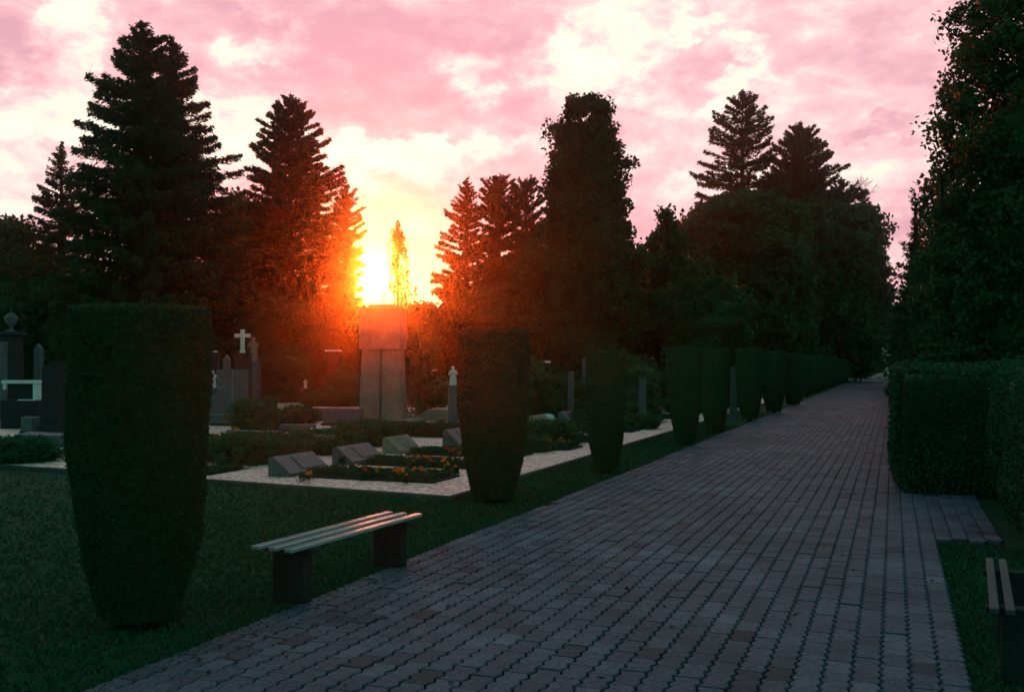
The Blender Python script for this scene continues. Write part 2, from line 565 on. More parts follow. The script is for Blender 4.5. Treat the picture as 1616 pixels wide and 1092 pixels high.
tag(kb.build('kerb', M['shadekerb']), kind='structure')

# blades of grass near the camera and a ragged edge over the pavers
def grass():
    n = 120000
    s = rng.uniform(2.2, 13, n); t = -3.60 - rng.exponential(2.6, n)
    fs_ = rng.random(n) < .18
    s[fs_] = rng.uniform(13, 26, fs_.sum()); t[fs_] = rng.uniform(-4.77, -3.6, fs_.sum())
    e = rng.random(n) < .22
    t[e] = -3.66 + rng.normal(0, .06, e.sum())
    rr = rng.random(n) < .12
    t[rr] = .36 + rng.exponential(.5, rr.sum()); s[rr] = rng.uniform(3, 9.6, rr.sum())
    x = US[0] * s + VT[0] * t; y = US[1] * s + VT[1] * t
    k = (t < -3.45) & ((s < 10.6 + (-4.8 - t) * .108 - .06) | (t > -4.78)) | (t > .34)
    k &= (y > 2.5) & (np.abs(x) < y * .6 + .3)
    x, y = x[k], y[k]; n = len(x)
    h = rng.uniform(.015, .04, n); w = .0035 + .0008 * y
    lean = rng.normal(0, .025, (n, 2)); d = rng.normal(size=(n, 2)); d /= np.linalg.norm(d, axis=1)[:, None]
    z0 = np.zeros(n)
    P = np.stack([x, y, z0], 1); D = np.stack([d[:, 0] * w, d[:, 1] * w, z0], 1)
    T = P + np.stack([lean[:, 0], lean[:, 1], h], 1)
    V = np.stack([P - D, P + D, T + D * .25, T - D * .25], 1)
    o = quad_mesh('grass', V, M['grass'])
    tag(o, 'short dark mown grass left of the paved path', 'grass', kind='stuff')
grass()

# ------------------------------------------------------------------ trees
def outline_fn(rows, d, x0):
    """rows: (py, left px, right px) -> functions of height giving left/right radius in metres about column x0"""
    rows = sorted(rows, key=lambda r: -r[0])
    z = np.array([zat(r[0], d) for r in rows])
    L = np.array([(x0 - r[1]) / F * d for r in rows])
    Rr = np.array([(r[2] - x0) / F * d for r in rows])
    return z, L, Rr
def radius(zq, phi, prof):
    z, L, Rr = prof
    l = np.interp(zq, z, L); r = np.interp(zq, z, Rr)
    c = np.cos(phi)
    side = np.where(c > 0, r, l)
    dep = (l + r) / 2
    return np.maximum(side * c * c + dep * (1 - c * c), .03)

def hull(prof, z0, z1, k, n=14, m=14, jit=.12):
    vs = []
    zz = np.linspace(z0, z1, m)
    for i, zq in enumerate(zz):
        for j in range(n):
            phi = 2 * math.pi * j / n
            r = float(radius(zq, phi, prof)) * k * (1 + rng.normal(0, jit))
            if i == m - 1: r *= .15
            vs.append((r * math.cos(phi), r * math.sin(phi), zq))
    fs = []
    for i in range(m - 1):
        for j in range(n):
            j2 = (j + 1) % n
            fs.append((i * n + j, i * n + j2, (i + 1) * n + j2, (i + 1) * n + j))
    return np.array(vs), np.array(fs)

def trunk_mb(h, r, lean=(0, 0), n=8):
    mb = MB()
    pts, rad = [], []
    for i in range(7):
        a = i / 6
        pts.append((lean[0] * a + random.gauss(0, .02), lean[1] * a + random.gauss(0, .02), h * a))
        rad.append(r * (1 - a) ** .8 * (1.25 if i == 0 else 1) + .015)
    mb.tube(pts, rad, n)
    return mb

def spruce(d, x0, rows, label, zlow=None, tier=.42, per=8, droop=.12, spray=.32, dens=18, core=.0, mat='needle', name='spruce_tree', group='evergreen trees round the cemetery', gap=0.05, trunk=.26, cat='tree', twin=None, hang=.5):
    prof = outline_fn(rows, d, x0)
    ztop = float(prof[0].max()); zlow = float(prof[0].min()) if zlow is None else zlow
    root = empty(name, atd(x0, d), 0, label, cat, group)
    tm = trunk_mb(ztop - .15, trunk)
    if twin is not None:
        dx = (twin[0] - x0) / F * d
        tm.tube([(0, 0, 1.5), (dx * .8, 0, 3.5), (dx, 0, zat(twin[1], d) - .3)], [trunk * .7, trunk * .6, .03], 8)
    Ps, Ax, Ls = [], [], []
    z = zlow
    while z < ztop - .1:
        rel = (z - zlow) / (ztop - zlow)
        nb = max(4, int(per * (1 - .35 * rel)))
        ph0 = random.random() * 6.28
        for b in range(nb):
            if random.random() < gap: continue
            phi = ph0 + 6.283 * b / nb + random.gauss(0, .25)
            zb = z + random.uniform(-.6, .6) * tier
            rr = float(radius(zb, phi, prof)) * random.choice((.6, .75, .85, .95, 1.0, 1.08)) * random.uniform(.9, 1.05)
            if rr < .1: rr = .1
            up = -droop + .75 * max(0, rel - .55) / .45 + random.gauss(0, .12)
            nseg = max(4, int(rr * dens * 2.1))
            nn = nseg * 3
            u = np.sqrt(rng.random(nn)) if rr > .8 else rng.random(nn)
            lat = rng.uniform(-1, 1, nn) * np.minimum(.40 * rr, .9) * (1 - u * .8) * random.uniform(.5, 1.1)
            cph, sph = math.cos(phi), math.sin(phi)
            zz = zb + u * rr * up + (u ** 2.5) * rr * (.14 if up < .2 else .05) - rng.random(nn) ** 2 * hang * (.25 + .75 * (1 - rel)) * .8
            x = cph * u * rr - sph * lat; y = sph * u * rr + cph * lat
            Ps.append(np.stack([x, y, zz], 1))
            ax = np.stack([np.full(nn, cph) - sph * np.sign(lat) * .5, np.full(nn, sph) + cph * np.sign(lat) * .5, np.full(nn, up - .35 - .4 * hang)], 1)
            Ax.append(ax)
            Ls.append(np.full(nn, spray * .78 * (.75 + .25 * (1 - rel))) * rng.uniform(.6, 1.3, nn))
            if rr > .7:
                tm.tube([(0, 0, zb - .05), (cph * rr * .5, sph * rr * .5, zb + .5 * rr * up), (cph * rr * .97, sph * rr * .97, zb + rr * up + rr * .12)], [.035, .022, .008], 3, False)
        z += tier * random.uniform(.8, 1.25) * (1 - .45 * rel)
    # leader
    nn = 26
    zt = ztop - rng.random(nn) * .8
    Ps.append(np.stack([rng.normal(0, .04, nn), rng.normal(0, .04, nn), zt], 1)); Ax.append(np.tile([0, 0, 1.5], (nn, 1))); Ls.append(np.full(nn, spray * .7))
    P = np.concatenate(Ps); A = np.concatenate(Ax); L = np.concatenate(Ls)
    P = P + rng.normal(0, 1, P.shape) * L[:, None] * .12
    V = leaves(P, L * .8, L * .26, A, 1.0)
    ex = hull(prof, zlow, zlow + (ztop - zlow) * .8, core) if core > 0 else None
    quad_mesh('crown', V, M[mat], root, extra=ex)
    tm.build('trunk', M['bark'], root)
    return root

def leafy(d, x0, rows, label, nclump, cr, leaf, per, core=.6, mat='leaf', name='leafy_tree', group='evergreen trees round the cemetery', trunk=.3, flat=.85, inner=.35, cat='tree', coretop=.85, zlow=None, asp=.6, sub=True, loc=None):
    prof = outline_fn(rows, d, x0)
    ztop = float(prof[0].max()); z0 = float(prof[0].min()) if zlow is None else zlow
    root = empty(name, loc if loc else atd(x0, d), 0, label, cat, group)
    # surface + interior clumps
    zq = z0 + (ztop - z0) * rng.random(nclump)
    w = radius(zq, np.zeros(nclump), prof) + .3
    keep = rng.random(nclump) < np.clip(w / np.percentile(w, 80), .3, 1)
    zq = zq[keep]; n = len(zq)
    phi = rng.uniform(0, 2 * math.pi, n)
    rr = radius(zq, phi, prof)
    k = np.where(rng.random(n) < inner, np.sqrt(rng.random(n)) * .9, rng.uniform(.82, 1.0, n))
    crs = cr * rng.uniform(.5, 1.4, n)
    rad = np.maximum(rr * k - crs * rng.uniform(.1, .8, n) * (k > .8), 0)
    stray = rng.random(n) < .16
    rad = np.where(stray, rr + crs * rng.uniform(-.1, .5, n), rad)
    rad = rad * (1 + .09 * np.sin(zq * 2.1 / (cr * 2.2) + 3 * phi))
    C = np.stack([rad * np.cos(phi), rad * np.sin(phi), np.minimum(zq, ztop - crs * .6)], 1)
    cnt = per
    idx = np.repeat(np.arange(n), cnt)
    off = unit(rng.normal(size=(len(idx), 3))) * (rng.random(len(idx)) ** .45)[:, None] * crs[idx][:, None]
    off[:, 2] *= flat
    P = C[idx] + off
    P[:, 2] = np.maximum(P[:, 2], .03)
    V = leaves(P, leaf, leaf * asp)
    tone = np.clip(rng.random(n)[idx] * .6 + rng.random(len(idx)) * .4, 0, 1)
    ex = hull(prof, z0, z0 + (ztop - z0) * coretop, core) if core > 0 else None
    quad_mesh('crown', V, M[mat], root, tone=tone, extra=ex)
    if trunk > 0:
        tm = trunk_mb(z0 + (ztop - z0) * .8, trunk)
        for b in range(12):
            phi_ = random.random() * 6.28; zb = z0 + (ztop - z0) * random.uniform(0.05, .7)
            r_ = float(radius(zb, phi_, prof)) * .8
            tm.tube([(0, 0, zb * .9), (math.cos(phi_) * r_ * .5, math.sin(phi_) * r_ * .5, zb + .1 * r_), (math.cos(phi_) * r_, math.sin(phi_) * r_, zb + .3 * r_)], [.08, .05, .015], 5, False)
        tm.build('trunk', M['bark'], root)
    return root

# left group
spruce(38, 224, [(35, 221, 227), (60, 200, 246), (80, 188, 262), (130, 168, 270), (180, 150, 296), (200, 134, 300), (260, 118, 316), (300, 112, 326), (420, 84, 344), (620, 76, 350)],
       'tallest spruce at far left, its main tip above the twin behind it', zlow=.6, tier=.36, per=12, core=.12, dens=30, spray=.36, hang=.6)
spruce(40.5, 272, [(58, 268, 276), (92, 248, 292), (150, 240, 322), (165, 232, 332), (210, 222, 336), (242, 216, 350), (256, 214, 378), (300, 204, 374), (330, 200, 390), (420, 190, 410), (620, 185, 420)],
       'shorter twin spruce with jagged right side, just behind the tallest left spruce', zlow=.6, tier=.38, per=12, core=.12, dens=28, spray=.36, hang=.6)
spruce(46, 97, [(228, 95, 99), (260, 78, 114), (300, 62, 132), (345, 50, 150), (420, 34, 170), (600, 20, 180)], 'small pointed spruce left of the tallest spruce', zlow=.6, tier=.42, per=11, core=.1, dens=24, spray=.34, name='spruce_tree')
leafy(50, 18, [(345, 8, 30), (365, -10, 55), (420, -50, 90), (620, -60, 95)], 'low bushy tree at the left picture edge', 260, .7, .30, 60, name='bushy_tree', trunk=.2)
leafy(52, 385, [(300, 372, 398), (330, 350, 420), (400, 325, 440), (620, 310, 460)], 'dim bushy evergreen filling the gap between the two left spruces', 300, .7, .30, 60, core=.7, name='bushy_tree', trunk=.2)
spruce(48, 458, [(153, 455, 461), (180, 432, 484), (215, 412, 508), (250, 402, 518), (290, 386, 540), (315, 392, 556), (380, 372, 560), (450, 372, 566), (620, 368, 570)],
       'tall spruce immediately left of the setting sun', zlow=.6, tier=.42, per=13, droop=.02, core=0, dens=34, spray=.39, hang=.35)
spruce(51, 545, [(290, 543, 548), (315, 530, 562), (345, 522, 574), (380, 512, 578), (420, 508, 570), (450, 506, 574), (620, 500, 590)],
       'ragged smaller spruce whose right edge touches the sun', zlow=.6, tier=.42, per=13, droop=-.1, core=0, dens=24, spray=.36, hang=.25)
leafy(62, 990, [(412, 975, 1005), (440, 955, 1030), (500, 940, 1042), (600, 940, 1042)], 'bushy tree added to block low sun between the ivy column and the finger-tipped evergreen', 420, .55, .32, 60, core=.75, name='bushy_tree', trunk=.2)  # added tree, keeps low sun off the far stretch of path
# thin birch in front of the glow
def birch():
    d, x0 = 50, 630
    rows = [(343, 622, 628), (375, 612, 640), (400, 606, 646), (440, 610, 654), (470, 600, 664), (500, 596, 668), (560, 590, 672)]
    prof = outline_fn(rows, d, x0)
    root = empty('birch_tree', atd(x0, d), 0, 'thin weeping birch standing in the glare right of the sun', 'tree', 'evergreen trees round the cemetery')
    del root['group']
    zt = float(prof[0].max())
    tm = trunk_mb(zt - .1, .10, (-.15, 0))
    Ps = []
    for i in range(95):
        zb = random.uniform(2.4, zt - .1); phi = random.random() * 6.283
        r = float(radius(zb, phi, prof)) * random.uniform(.2, 1.0)
        cx, cy = math.cos(phi) * r, math.sin(phi) * r
        L = random.uniform(.5, 1.3)
        nn = 34
        u = rng.random(nn)
        Ps.append(np.stack([cx + rng.normal(0, .05, nn), cy + rng.normal(0, .05, nn), zb - u * L], 1))
        tm.tube([(-.15 * zb / zt, 0, zb - .2), (cx * .6, cy * .6, zb + .1), (cx, cy, zb), (cx, cy, zb - L)], [.015, .012, .008, .004], 3, False)
    P = np.concatenate(Ps)
    V = leaves(P, .13, .08, np.tile([0, 0, -1.0], (len(P), 1)), 1.2)
    quad_mesh('crown', V, M['leaf'], root)
    tm.build('trunk', M['birchbark'], root)
birch()
spruce(50, 737, [(280, 735, 739), (310, 720, 752), (350, 704, 764), (395, 690, 776), (440, 674, 790), (480, 668, 796), (620, 664, 800)],
       'slim pointed spruce right of the sun gap', zlow=.6, tier=.42, per=13, droop=-.02, core=0, dens=24, spray=.34, hang=.3)
spruce(52, 787, [(284, 785, 790), (300, 764, 812), (335, 752, 822), (400, 748, 828), (470, 745, 830)], 'middle pine with a pointed crown between slim spruce and ivy column', zlow=2.5, tier=.42, per=13, core=0, spray=.40, dens=28, droop=-.22, hang=.2, mat='pine', name='pine_tree', trunk=.18)
spruce(54, 830, [(287, 823, 834), (302, 808, 854), (345, 798, 866), (430, 794, 868), (480, 792, 870)], 'open pine whose branches touch the ivy column', zlow=2.5, tier=.45, per=13, core=0, spray=.40, dens=26, droop=-.25, hang=.2, mat='pine', name='pine_tree', trunk=.18)
leafy(36, 925, [(152, 902, 912), (160, 896, 958), (175, 890, 962), (195, 878, 962), (215, 874, 964), (232, 882, 980), (255, 870, 985), (280, 866, 986), (330, 862, 984), (352, 858, 988), (380, 840, 1000), (400, 826, 1006), (450, 810, 1010), (620, 800, 1012)],
      'broad ivy-clad column of a tree, flat-topped, middle of the skyline', 1900, .32, .17, 46, core=.72, coretop=.9, name='ivy_clad_tree', mat='leaf', trunk=.35, inner=.12, zlow=.4)
leafy(40, 1052, [(325, 1049, 1056), (345, 1046, 1060), (362, 1040, 1068), (385, 1018, 1080), (420, 1006, 1095), (620, 1000, 1100)], 'low evergreen with a single finger-like tip beside the ivy column', 420, .38, .22, 50, core=.72, coretop=.6, name='bushy_tree', trunk=.18)
spruce(82, 1172, [(148, 1169, 1175), (165, 1150, 1192), (190, 1132, 1200), (215, 1120, 1226), (240, 1112, 1218), (262, 1100, 1225), (290, 1086, 1236), (310, 1084, 1240), (360, 1080, 1245), (600, 1080, 1250)],
       'open tiered spruce with bare trunk showing, right half of the skyline', zlow=4, tier=.74, per=12, droop=.02, core=0, spray=.60, dens=13, gap=.06, trunk=.42, hang=.55, twin=(1153, 215))
spruce(98, 1262, [(197, 1260, 1264), (220, 1240, 1284), (255, 1222, 1308), (295, 1202, 1336), (330, 1185, 1360), (380, 1170, 1372), (600, 1180, 1370)], 'dense pointed spruce right of the open tiered spruce', zlow=6, tier=.6, per=15, core=.45, spray=.66, dens=16, droop=-.06, hang=.8, trunk=.4)
leafy(66, 1170, [(308, 1160, 1204), (322, 1112, 1226), (340, 1084, 1250), (380, 1062, 1265), (450, 1045, 1270), (592, 1050, 1262)], 'wide dark rounded yew-like tree left of the path end', 1800, .74, .38, 50, core=.72, coretop=.88, name='rounded_tree', trunk=.45, zlow=1.0)
leafy(90, 1285, [(325, 1270, 1340), (336, 1235, 1362), (346, 1218, 1372), (355, 1208, 1382), (400, 1200, 1388), (600, 1212, 1376)], 'large dark rounded tree beneath the dense pointed spruce', 1700, .95, .50, 50, core=.70, coretop=.88, name='rounded_tree', trunk=.45, zlow=1.0)
spruce(94, 1328, [(282, 1326, 1330), (300, 1313, 1344), (325, 1300, 1362), (360, 1292, 1378), (420, 1285, 1388), (600, 1285, 1388)], 'pointed spruce at the right shoulder of the dark tree mass', zlow=1.5, tier=.7, per=12, core=.4, spray=.62, dens=11, droop=-.08, hang=.7, trunk=.35)
spruce(130, 1362, [(300, 1359, 1365), (335, 1340, 1380), (372, 1334, 1392), (385, 1330, 1384), (420, 1326, 1404), (470, 1320, 1412), (600, 1320, 1412)], 'stepped spruce descending toward the path end on its left side', zlow=1.2, tier=.85, per=11, core=.5, spray=.85, dens=8, hang=.8)
spruce(155, 1396, [(425, 1394, 1398), (445, 1386, 1408), (480, 1376, 1414), (520, 1372, 1412), (590, 1370, 1408)], 'small far spruce at the very end of the path', zlow=.8, tier=.85, per=9, core=.6, spray=.85, dens=8, name='spruce_tree')
# bare twigs sticking out of the rounded tree
def bare():
    d = 121
    root = empty('bare_tree', atd(1358, d), 0, 'leafless twiggy tree top poking out above the rounded tree', 'tree')
    tm = MB(); tm.tube([(0, 0, 0), (.05, 0, 5), (.1, 0, zat(318, d))], [.3, .2, .1], 7); tm.build('trunk', M['bark'], root)
    b = MB()
    def grow(p, dr, L, r, lev):
        q = p + dr * L
        b.tube([tuple(p), tuple((p + q) / 2 + Vector((random.gauss(0, .03), 0, .03))), tuple(q)], [r, r * .75, r * .5], 4, False)
        if lev:
            for _ in range(3):
                nd = (dr + Vector((random.gauss(0, .5), random.gauss(0, .5), random.gauss(.1, .3)))).normalized()
                grow(q, nd, L * random.uniform(.55, .8), r * .6, lev - 1)
    for k in range(5):
        grow(Vector((.1, 0, zat(322, d))), Vector((random.uniform(-.7, .9), random.uniform(-.5, .5), 1)).normalized(), 1.4, .05, 3)
    b.build('branches', M['bark'], root)
bare()
# right side of the path
leafy(19, 1660, [(-60, 1600, 1720), (0, 1534, 1790), (30, 1524, 1800), (55, 1524, 1810), (80, 1520, 1810), (105, 1503, 1810), (130, 1508, 1810), (160, 1512, 1810), (190, 1484, 1810), (225, 1482, 1815), (250, 1490, 1815), (285, 1500, 1820), (330, 1492, 1820), (400, 1480, 1820), (600, 1470, 1820)],
      'huge leafy tree filling the right picture edge behind the hedge', 2200, .26, .115, 52, core=.62, coretop=.70, name='leafy_tree', trunk=.30, inner=.35, zlow=1.2)
spruce(30, 1445, [(306, 1441, 1446), (325, 1436, 1462), (345, 1440, 1474), (362, 1446, 1498), (400, 1432, 1510), (440, 1420, 1520), (480, 1414, 1530), (600, 1412, 1540)],
       'narrow conifer with a crooked tip left of the huge leafy tree', zlow=.4, tier=.28, per=10, core=.35, spray=.26, hang=.3, dens=20, mat='needle', name='conifer_tree')
leafy(26, 1500, [(312, 1484, 1516), (340, 1478, 1540), (400, 1466, 1560), (600, 1450, 1570)], 'dark shrubby evergreen wedged under the huge leafy tree', 700, .26, .15, 48, core=.8, name='bushy_tree', trunk=.15, zlow=.3)
spruce(55, 1434, [(425, 1432, 1437), (445, 1422, 1448), (475, 1416, 1456), (520, 1410, 1460), (600, 1408, 1460)], 'small layered spruce on the right side of the path end', zlow=2.2, tier=.45, per=10, core=.5, spray=.42, hang=.2, dens=22)

# understorey shrubs under the trees, each one its own
def shrub(d, x0, w, top, label, mat='shrub', group='dark shrubs under the trees', name='shrub', per=46, leaf=None, base=622, core=.82, n=None, loc=None, cat='shrub'):
    hw = w / 2
    leaf = leaf or max(.05, d * .0045)
    rows = [(top, x0 - hw * .35, x0 + hw * .35), (top + 12 * 30 / d, x0 - hw * .75, x0 + hw * .75), (top + 45 * 30 / d, x0 - hw, x0 + hw), (HY + EYE * F / d, x0 - hw * .85, x0 + hw * .85)]
    area = (w / F * d) * max(.4, zat(top, d))
    n = n or int(min(420, max(40, area * 30)))
    return leafy(d, x0, rows, label, n, max(.10, d * .0085), leaf, per, core=core, coretop=.85, mat=mat, name=name, group=group, trunk=0, inner=.15, cat=cat, zlow=.02)
US_ = [
    (43, 20, 150, 452, 'dark shrub mass at the far left edge behind the urn pillar'),
    (44, 140, 170, 440, 'dark shrub behind the nearest clipped cylinder, left half'),
    (45, 270, 180, 446, 'dark shrub behind the nearest clipped cylinder, right half'),
    (43, 395, 150, 470, 'dark shrub behind the marble cross'),
    (44, 500, 140, 478, 'shrub in the orange glow left of the monument'),
    (47, 592, 125, 490, 'shrub directly behind the monument, sized to block low sun'),  # raised and widened to stop a sun streak on the near ground
    (45, 700, 110, 478, 'shrub in the orange glow right of the monument'),
    (44, 790, 130, 455, 'dark shrub behind the second clipped cylinder'),
    (39, 870, 120, 440, 'dark shrub left of the foot of the ivy column'),
    (38, 1010, 120, 462, 'dark shrub right of the foot of the ivy column'),
    (36, 1110, 120, 440, 'dark shrub under the wide rounded tree'),
    (70, 1200, 110, 470, 'dark shrub behind the sixth clipped cylinder'),
    (125, 1335, 70, 480, 'far dark shrub left of the path end'),
    (165, 1396, 60, 520, 'farthest shrub closing the view at the path end'),
    (70, 1440, 50, 480, 'far shrub on the right side of the path end'),
]
for (d, x0, w, top, lab) in US_:
    shrub(d, x0, w * 1.25, top, lab, mat='leaf')
# far-off wood closing the horizon
def wood():
    n = 26000
    a = rng.uniform(-.62, .62, n)
    d = rng.uniform(138, 150, n)
    d = np.where(np.abs(a - .372) < .02, d + 50, d)
    h = 1.2 * (8.5 + 2.5 * np.sin(a * 23) + 1.5 * np.sin(a * 61 + 1)) * np.sqrt(rng.random(n))
    h = np.where(np.abs(a - SUN_AZ) < .10, np.minimum(h, 9.9), h)
    P = np.stack([np.sin(a) * d, np.cos(a) * d, h], 1)
    o = quad_mesh('far_wood', leaves(P, 2.3, 1.8), M['leaf'])
    tag(o, 'far-off dark wood closing the horizon behind the cemetery', 'wood', kind='stuff')
wood()

# small mid-field evergreen lit from behind beside the monument
shrub(28, 664, 60, 512, 'feathery bush glowing orange against the right side of the monument', leaf=.10, group='bushes among the graves', core=.35, per=34, n=70)
shrub(41, 440, 110, 545, 'broad low bush right of the marble cross', leaf=.13, group='bushes among the graves')
shrub(37, 548, 84, 584, 'low bush left of the monument foot', leaf=.13, group='bushes among the graves')
shrub(36.5, 692, 100, 592, 'low bush behind the pinkish rocks right of the monument', leaf=.14, group='bushes among the graves')
shrub(27, 800, 150, 560, 'bush behind the second clipped cylinder, shoulder high', leaf=.12, group='bushes among the graves')
shrub(29, 890, 90, 590, 'low bush between second and third clipped cylinders', leaf=.12, group='bushes among the graves')
shrub(28, 1000, 90, 560, 'bush behind the pale stone posts, right of the third cylinder', leaf=.12, group='bushes among the graves')
shrub(32, 1090, 100, 548, 'bush behind the fourth clipped cylinder', leaf=.13, group='bushes among the graves')

# ------------------------------------------------------------------ clipped yew cylinders
def topiary_mesh(name_seed, h, rtop, nleaf, leaf, root):
    rs = np.random.default_rng(name_seed)
    prof = [(0.0, .56), (.08, .66), (.2, .80), (.35, .90), (.55, .98), (.75, 1.0), (.93, 1.0), (1.0, .97)]
    pz = np.array([p[0] for p in prof]); pr = np.array([p[1] for p in prof])
    n, m = 40, 44
    def rad(zr, phi):
        return rtop * np.interp(zr, pz, pr) * (1 + .022 * np.sin(3 * phi + 9 * zr + name_seed) + .016 * np.sin(7 * phi - 13 * zr + 2 * name_seed) + .010 * np.sin(15 * phi + 21 * zr))
    zz = np.linspace(0, 1, m)
    vs = []
    z0 = .07
    for i in range(m):
        for j in range(n):
            p = 2 * math.pi * j / n
            r = float(rad(zz[i], p)) * .975 + rs.normal(0, .003)
            vs.append((r * math.cos(p), r * math.sin(p), z0 + (h - z0) * zz[i] * .992))
    fs = [(i * n + j, i * n + (j + 1) % n, (i + 1) * n + (j + 1) % n, (i + 1) * n + j) for i in range(m - 1) for j in range(n)]
    # top disc and foot disc as rings of quads
    base_i = len(vs)
    for k_, (i0, zc) in enumerate(((m - 1, h * .992), (0, z0))):
        c0 = len(vs)
        for j in range(n):
            p = 2 * math.pi * j / n
            vs.append((.01 * math.cos(p), .01 * math.sin(p), zc + (.02 if k_ == 0 else 0)))
        for j in range(n):
            fs.append((i0 * n + j, i0 * n + (j + 1) % n, c0 + (j + 1) % n, c0 + j))
    u = rs.random(nleaf)
    side = rs.random(nleaf) < .86
    phi = rs.uniform(0, 2 * math.pi, nleaf)
    zr = rs.random(nleaf)
    r = rad(zr, phi) * np.where(side, 1 + np.abs(rs.normal(0, .012, nleaf)) + (rs.random(nleaf) < .02) * rs.random(nleaf) * .07, np.sqrt(u))
    z = np.where(side, z0 + (h - z0) * zr, h + rs.normal(0, .010, nleaf))
    P = np.stack([r * np.cos(phi), r * np.sin(phi), z], 1)
    nrm = np.where(side[:, None], np.stack([np.cos(phi), np.sin(phi), np.full(nleaf, .5)], 1), np.array([0, 0, 1.0]))
    V = leaves(P, leaf, leaf * .4, nrm, 1.3)
    return quad_mesh('foliage', V, M['yew'], root, extra=(np.array(vs), np.array(fs)))
ORD = ['nearest', 'second', 'third', 'fourth', 'fifth', 'sixth', 'seventh', 'eighth', 'ninth', 'tenth', 'eleventh', 'twelfth', 'thirteenth', 'fourteenth', 'fifteenth', 'sixteenth', 'seventeenth', 'eighteenth']
TOP = [((205, 998), 1.93, .405), ((778, 797), 1.98, .40), ((957, 749), 1.79, .285), ((1083, 704), 1.92, .31), ((1130, 684), 1.95, .33), ((1185, 665), 2.02, .37), ((1223, 653), 2.0, .38), ((1254, 641), 2.0, .40)]
def stem(root):
    mb = MB(); mb.tube([(0, 0, 0), (0, 0, .12)], [.07, .06], 8); mb.build('stem', M['bark'], root)
lab_extra = ['standing in the lawn', 'behind the bench', 'narrow, standing at the pavers', '', '', '', '', '']
proto = None
k = 0
for i, ((px, py), h, r_) in enumerate(TOP):
    loc = at(px, py)
    loc = (loc[0], loc[1] + r_ * .4, 0)
    root = empty('topiary_shrub', loc, 0, f'{ORD[i]} clipped yew cylinder in the row along the path' + (', ' + lab_extra[i] if lab_extra[i] else ''), 'topiary', 'clipped yew cylinders lining the path')
    topiary_mesh(11 + i, h, r_, [90000, 42000, 18000, 14000, 11000, 9000, 8000, 8000][i], [.026, .030, .034, .04, .045, .05, .055, .06][i], root)
    stem(root)
    proto = root
for i in range(8, 18):
    c = copy_tree(proto)
    s = 40.6 + (i - 7) * 5.0
    c.location = ST(s, -4.0)
    c.rotation_euler = (0, 0, random.random() * 6)
    c.scale = (1, 1, random.uniform(.97, 1.03))
    c['label'] = f'{ORD[i]} clipped yew cylinder, far along the left of the path'

# ------------------------------------------------------------------ hedges on the right
def hedge(s0, s1, t0, t1, h, label, n, leaf):
    root_xy = ST((s0 + s1) / 2, (t0 + t1) / 2)
    L, W = s1 - s0, t1 - t0
    o_name = 'hedge'
    # leaves on the faces in local coords (x across, y along)
    a1 = h * L * 2; a2 = h * W * 2; a3 = L * W
    pr = np.array([a1, a2 * (6 if L > 12 else 1), a3 * .6]); pr /= pr.sum()
    kind = rng.choice(3, n, p=pr)
    x = rng.uniform(-W / 2, W / 2, n); y = rng.uniform(-L / 2, L / 2, n); z = rng.random(n) ** .9 * h
    if L > 12:
        y = -L / 2 + L * rng.random(n) ** 1.8
    sg = np.where(rng.random(n) < .8, -1, 1)
    x = np.where(kind == 0, sg * W / 2, x); y = np.where(kind == 1, np.where(rng.random(n) < .8, -1, 1) * L / 2, y); z = np.where(kind == 2, h, z)
    bump_ = .045 * np.sin(y * 3.1 + z * 4) + .03 * np.sin(y * 7.3 - z * 6 + x * 5)
    P = np.stack([x + (kind == 0) * sg * bump_, y + (kind == 1) * bump_, z + (kind == 2) * bump_], 1) + rng.normal(0, .014, (n, 3))
    inset = 1 - .12 * np.clip(1 - z / .35, 0, 1)
    P[:, 0] *= np.where(W < 5, inset, 1)
    V = leaves(P, leaf * (1 + (y + L / 2) * .03), leaf * .55 * (1 + (y + L / 2) * .03))
    mb = MB(); mb.box((0, 0, .05), (W - .22, L - .22, h - .15), 0, 1.0, .06)
    hv = mb.v[0]
    fs = []
    for f in mb.f:
        if len(f) == 4: fs.append(f)
        else:
            c = list(f)
            fs += [(c[0], c[1], c[2], c[3]), (c[0], c[3], c[4], c[7]), (c[4], c[5], c[6], c[7])]
    o = quad_mesh(o_name, V, M['yew'], None, extra=(hv, np.array(fs)))
    o.location = root_xy; o.rotation_euler = (0, 0, -TH)
    tag(o, label, 'hedge', 'trimmed hedges right of the path')
hedge(13.1, 75, .02, 1.3, 1.55, 'long trimmed hedge running along the right edge of the path', 90000, .045)
hedge(8.9, 12.6, 1.05, 2.6, 1.50, 'short trimmed hedge block behind the right-hand bench', 26000, .035)
hedge(13.1, 17.5, 1.4, 4.8, 1.62, 'hedge block turning away to the right behind the paved bay', 24000, .04)

# ------------------------------------------------------------------ benches
def bench(loc, rz, L, W, H, slats, label, wood='slat', xs=None, sw=None):
    root = empty('slatted_bench', loc, rz, label, 'bench', 'slatted park benches beside the path')
    for k_ in range(slats):
        x = xs[k_] if xs else -W / 2 + (k_ + .5) * W / slats
        mb = MB(); mb.box((x, 0, H - .034), (sw or W / slats * .46, L + random.uniform(-.02, .02), .024), 0, 1, .005)
        mb.build('slat', M[wood], root)
    for y in (-L / 2 + .22, L / 2 - .22):
        mb = MB()
        mb.box((0, y, 0), (W * .64, .10, H - .075), 0, 1.0, .01)
        mb.box((0, y, H - .075), (W * .94, .09, .034), 0, 1.0, .005)
        mb.build('leg', M['darkconc'], root)
    return root
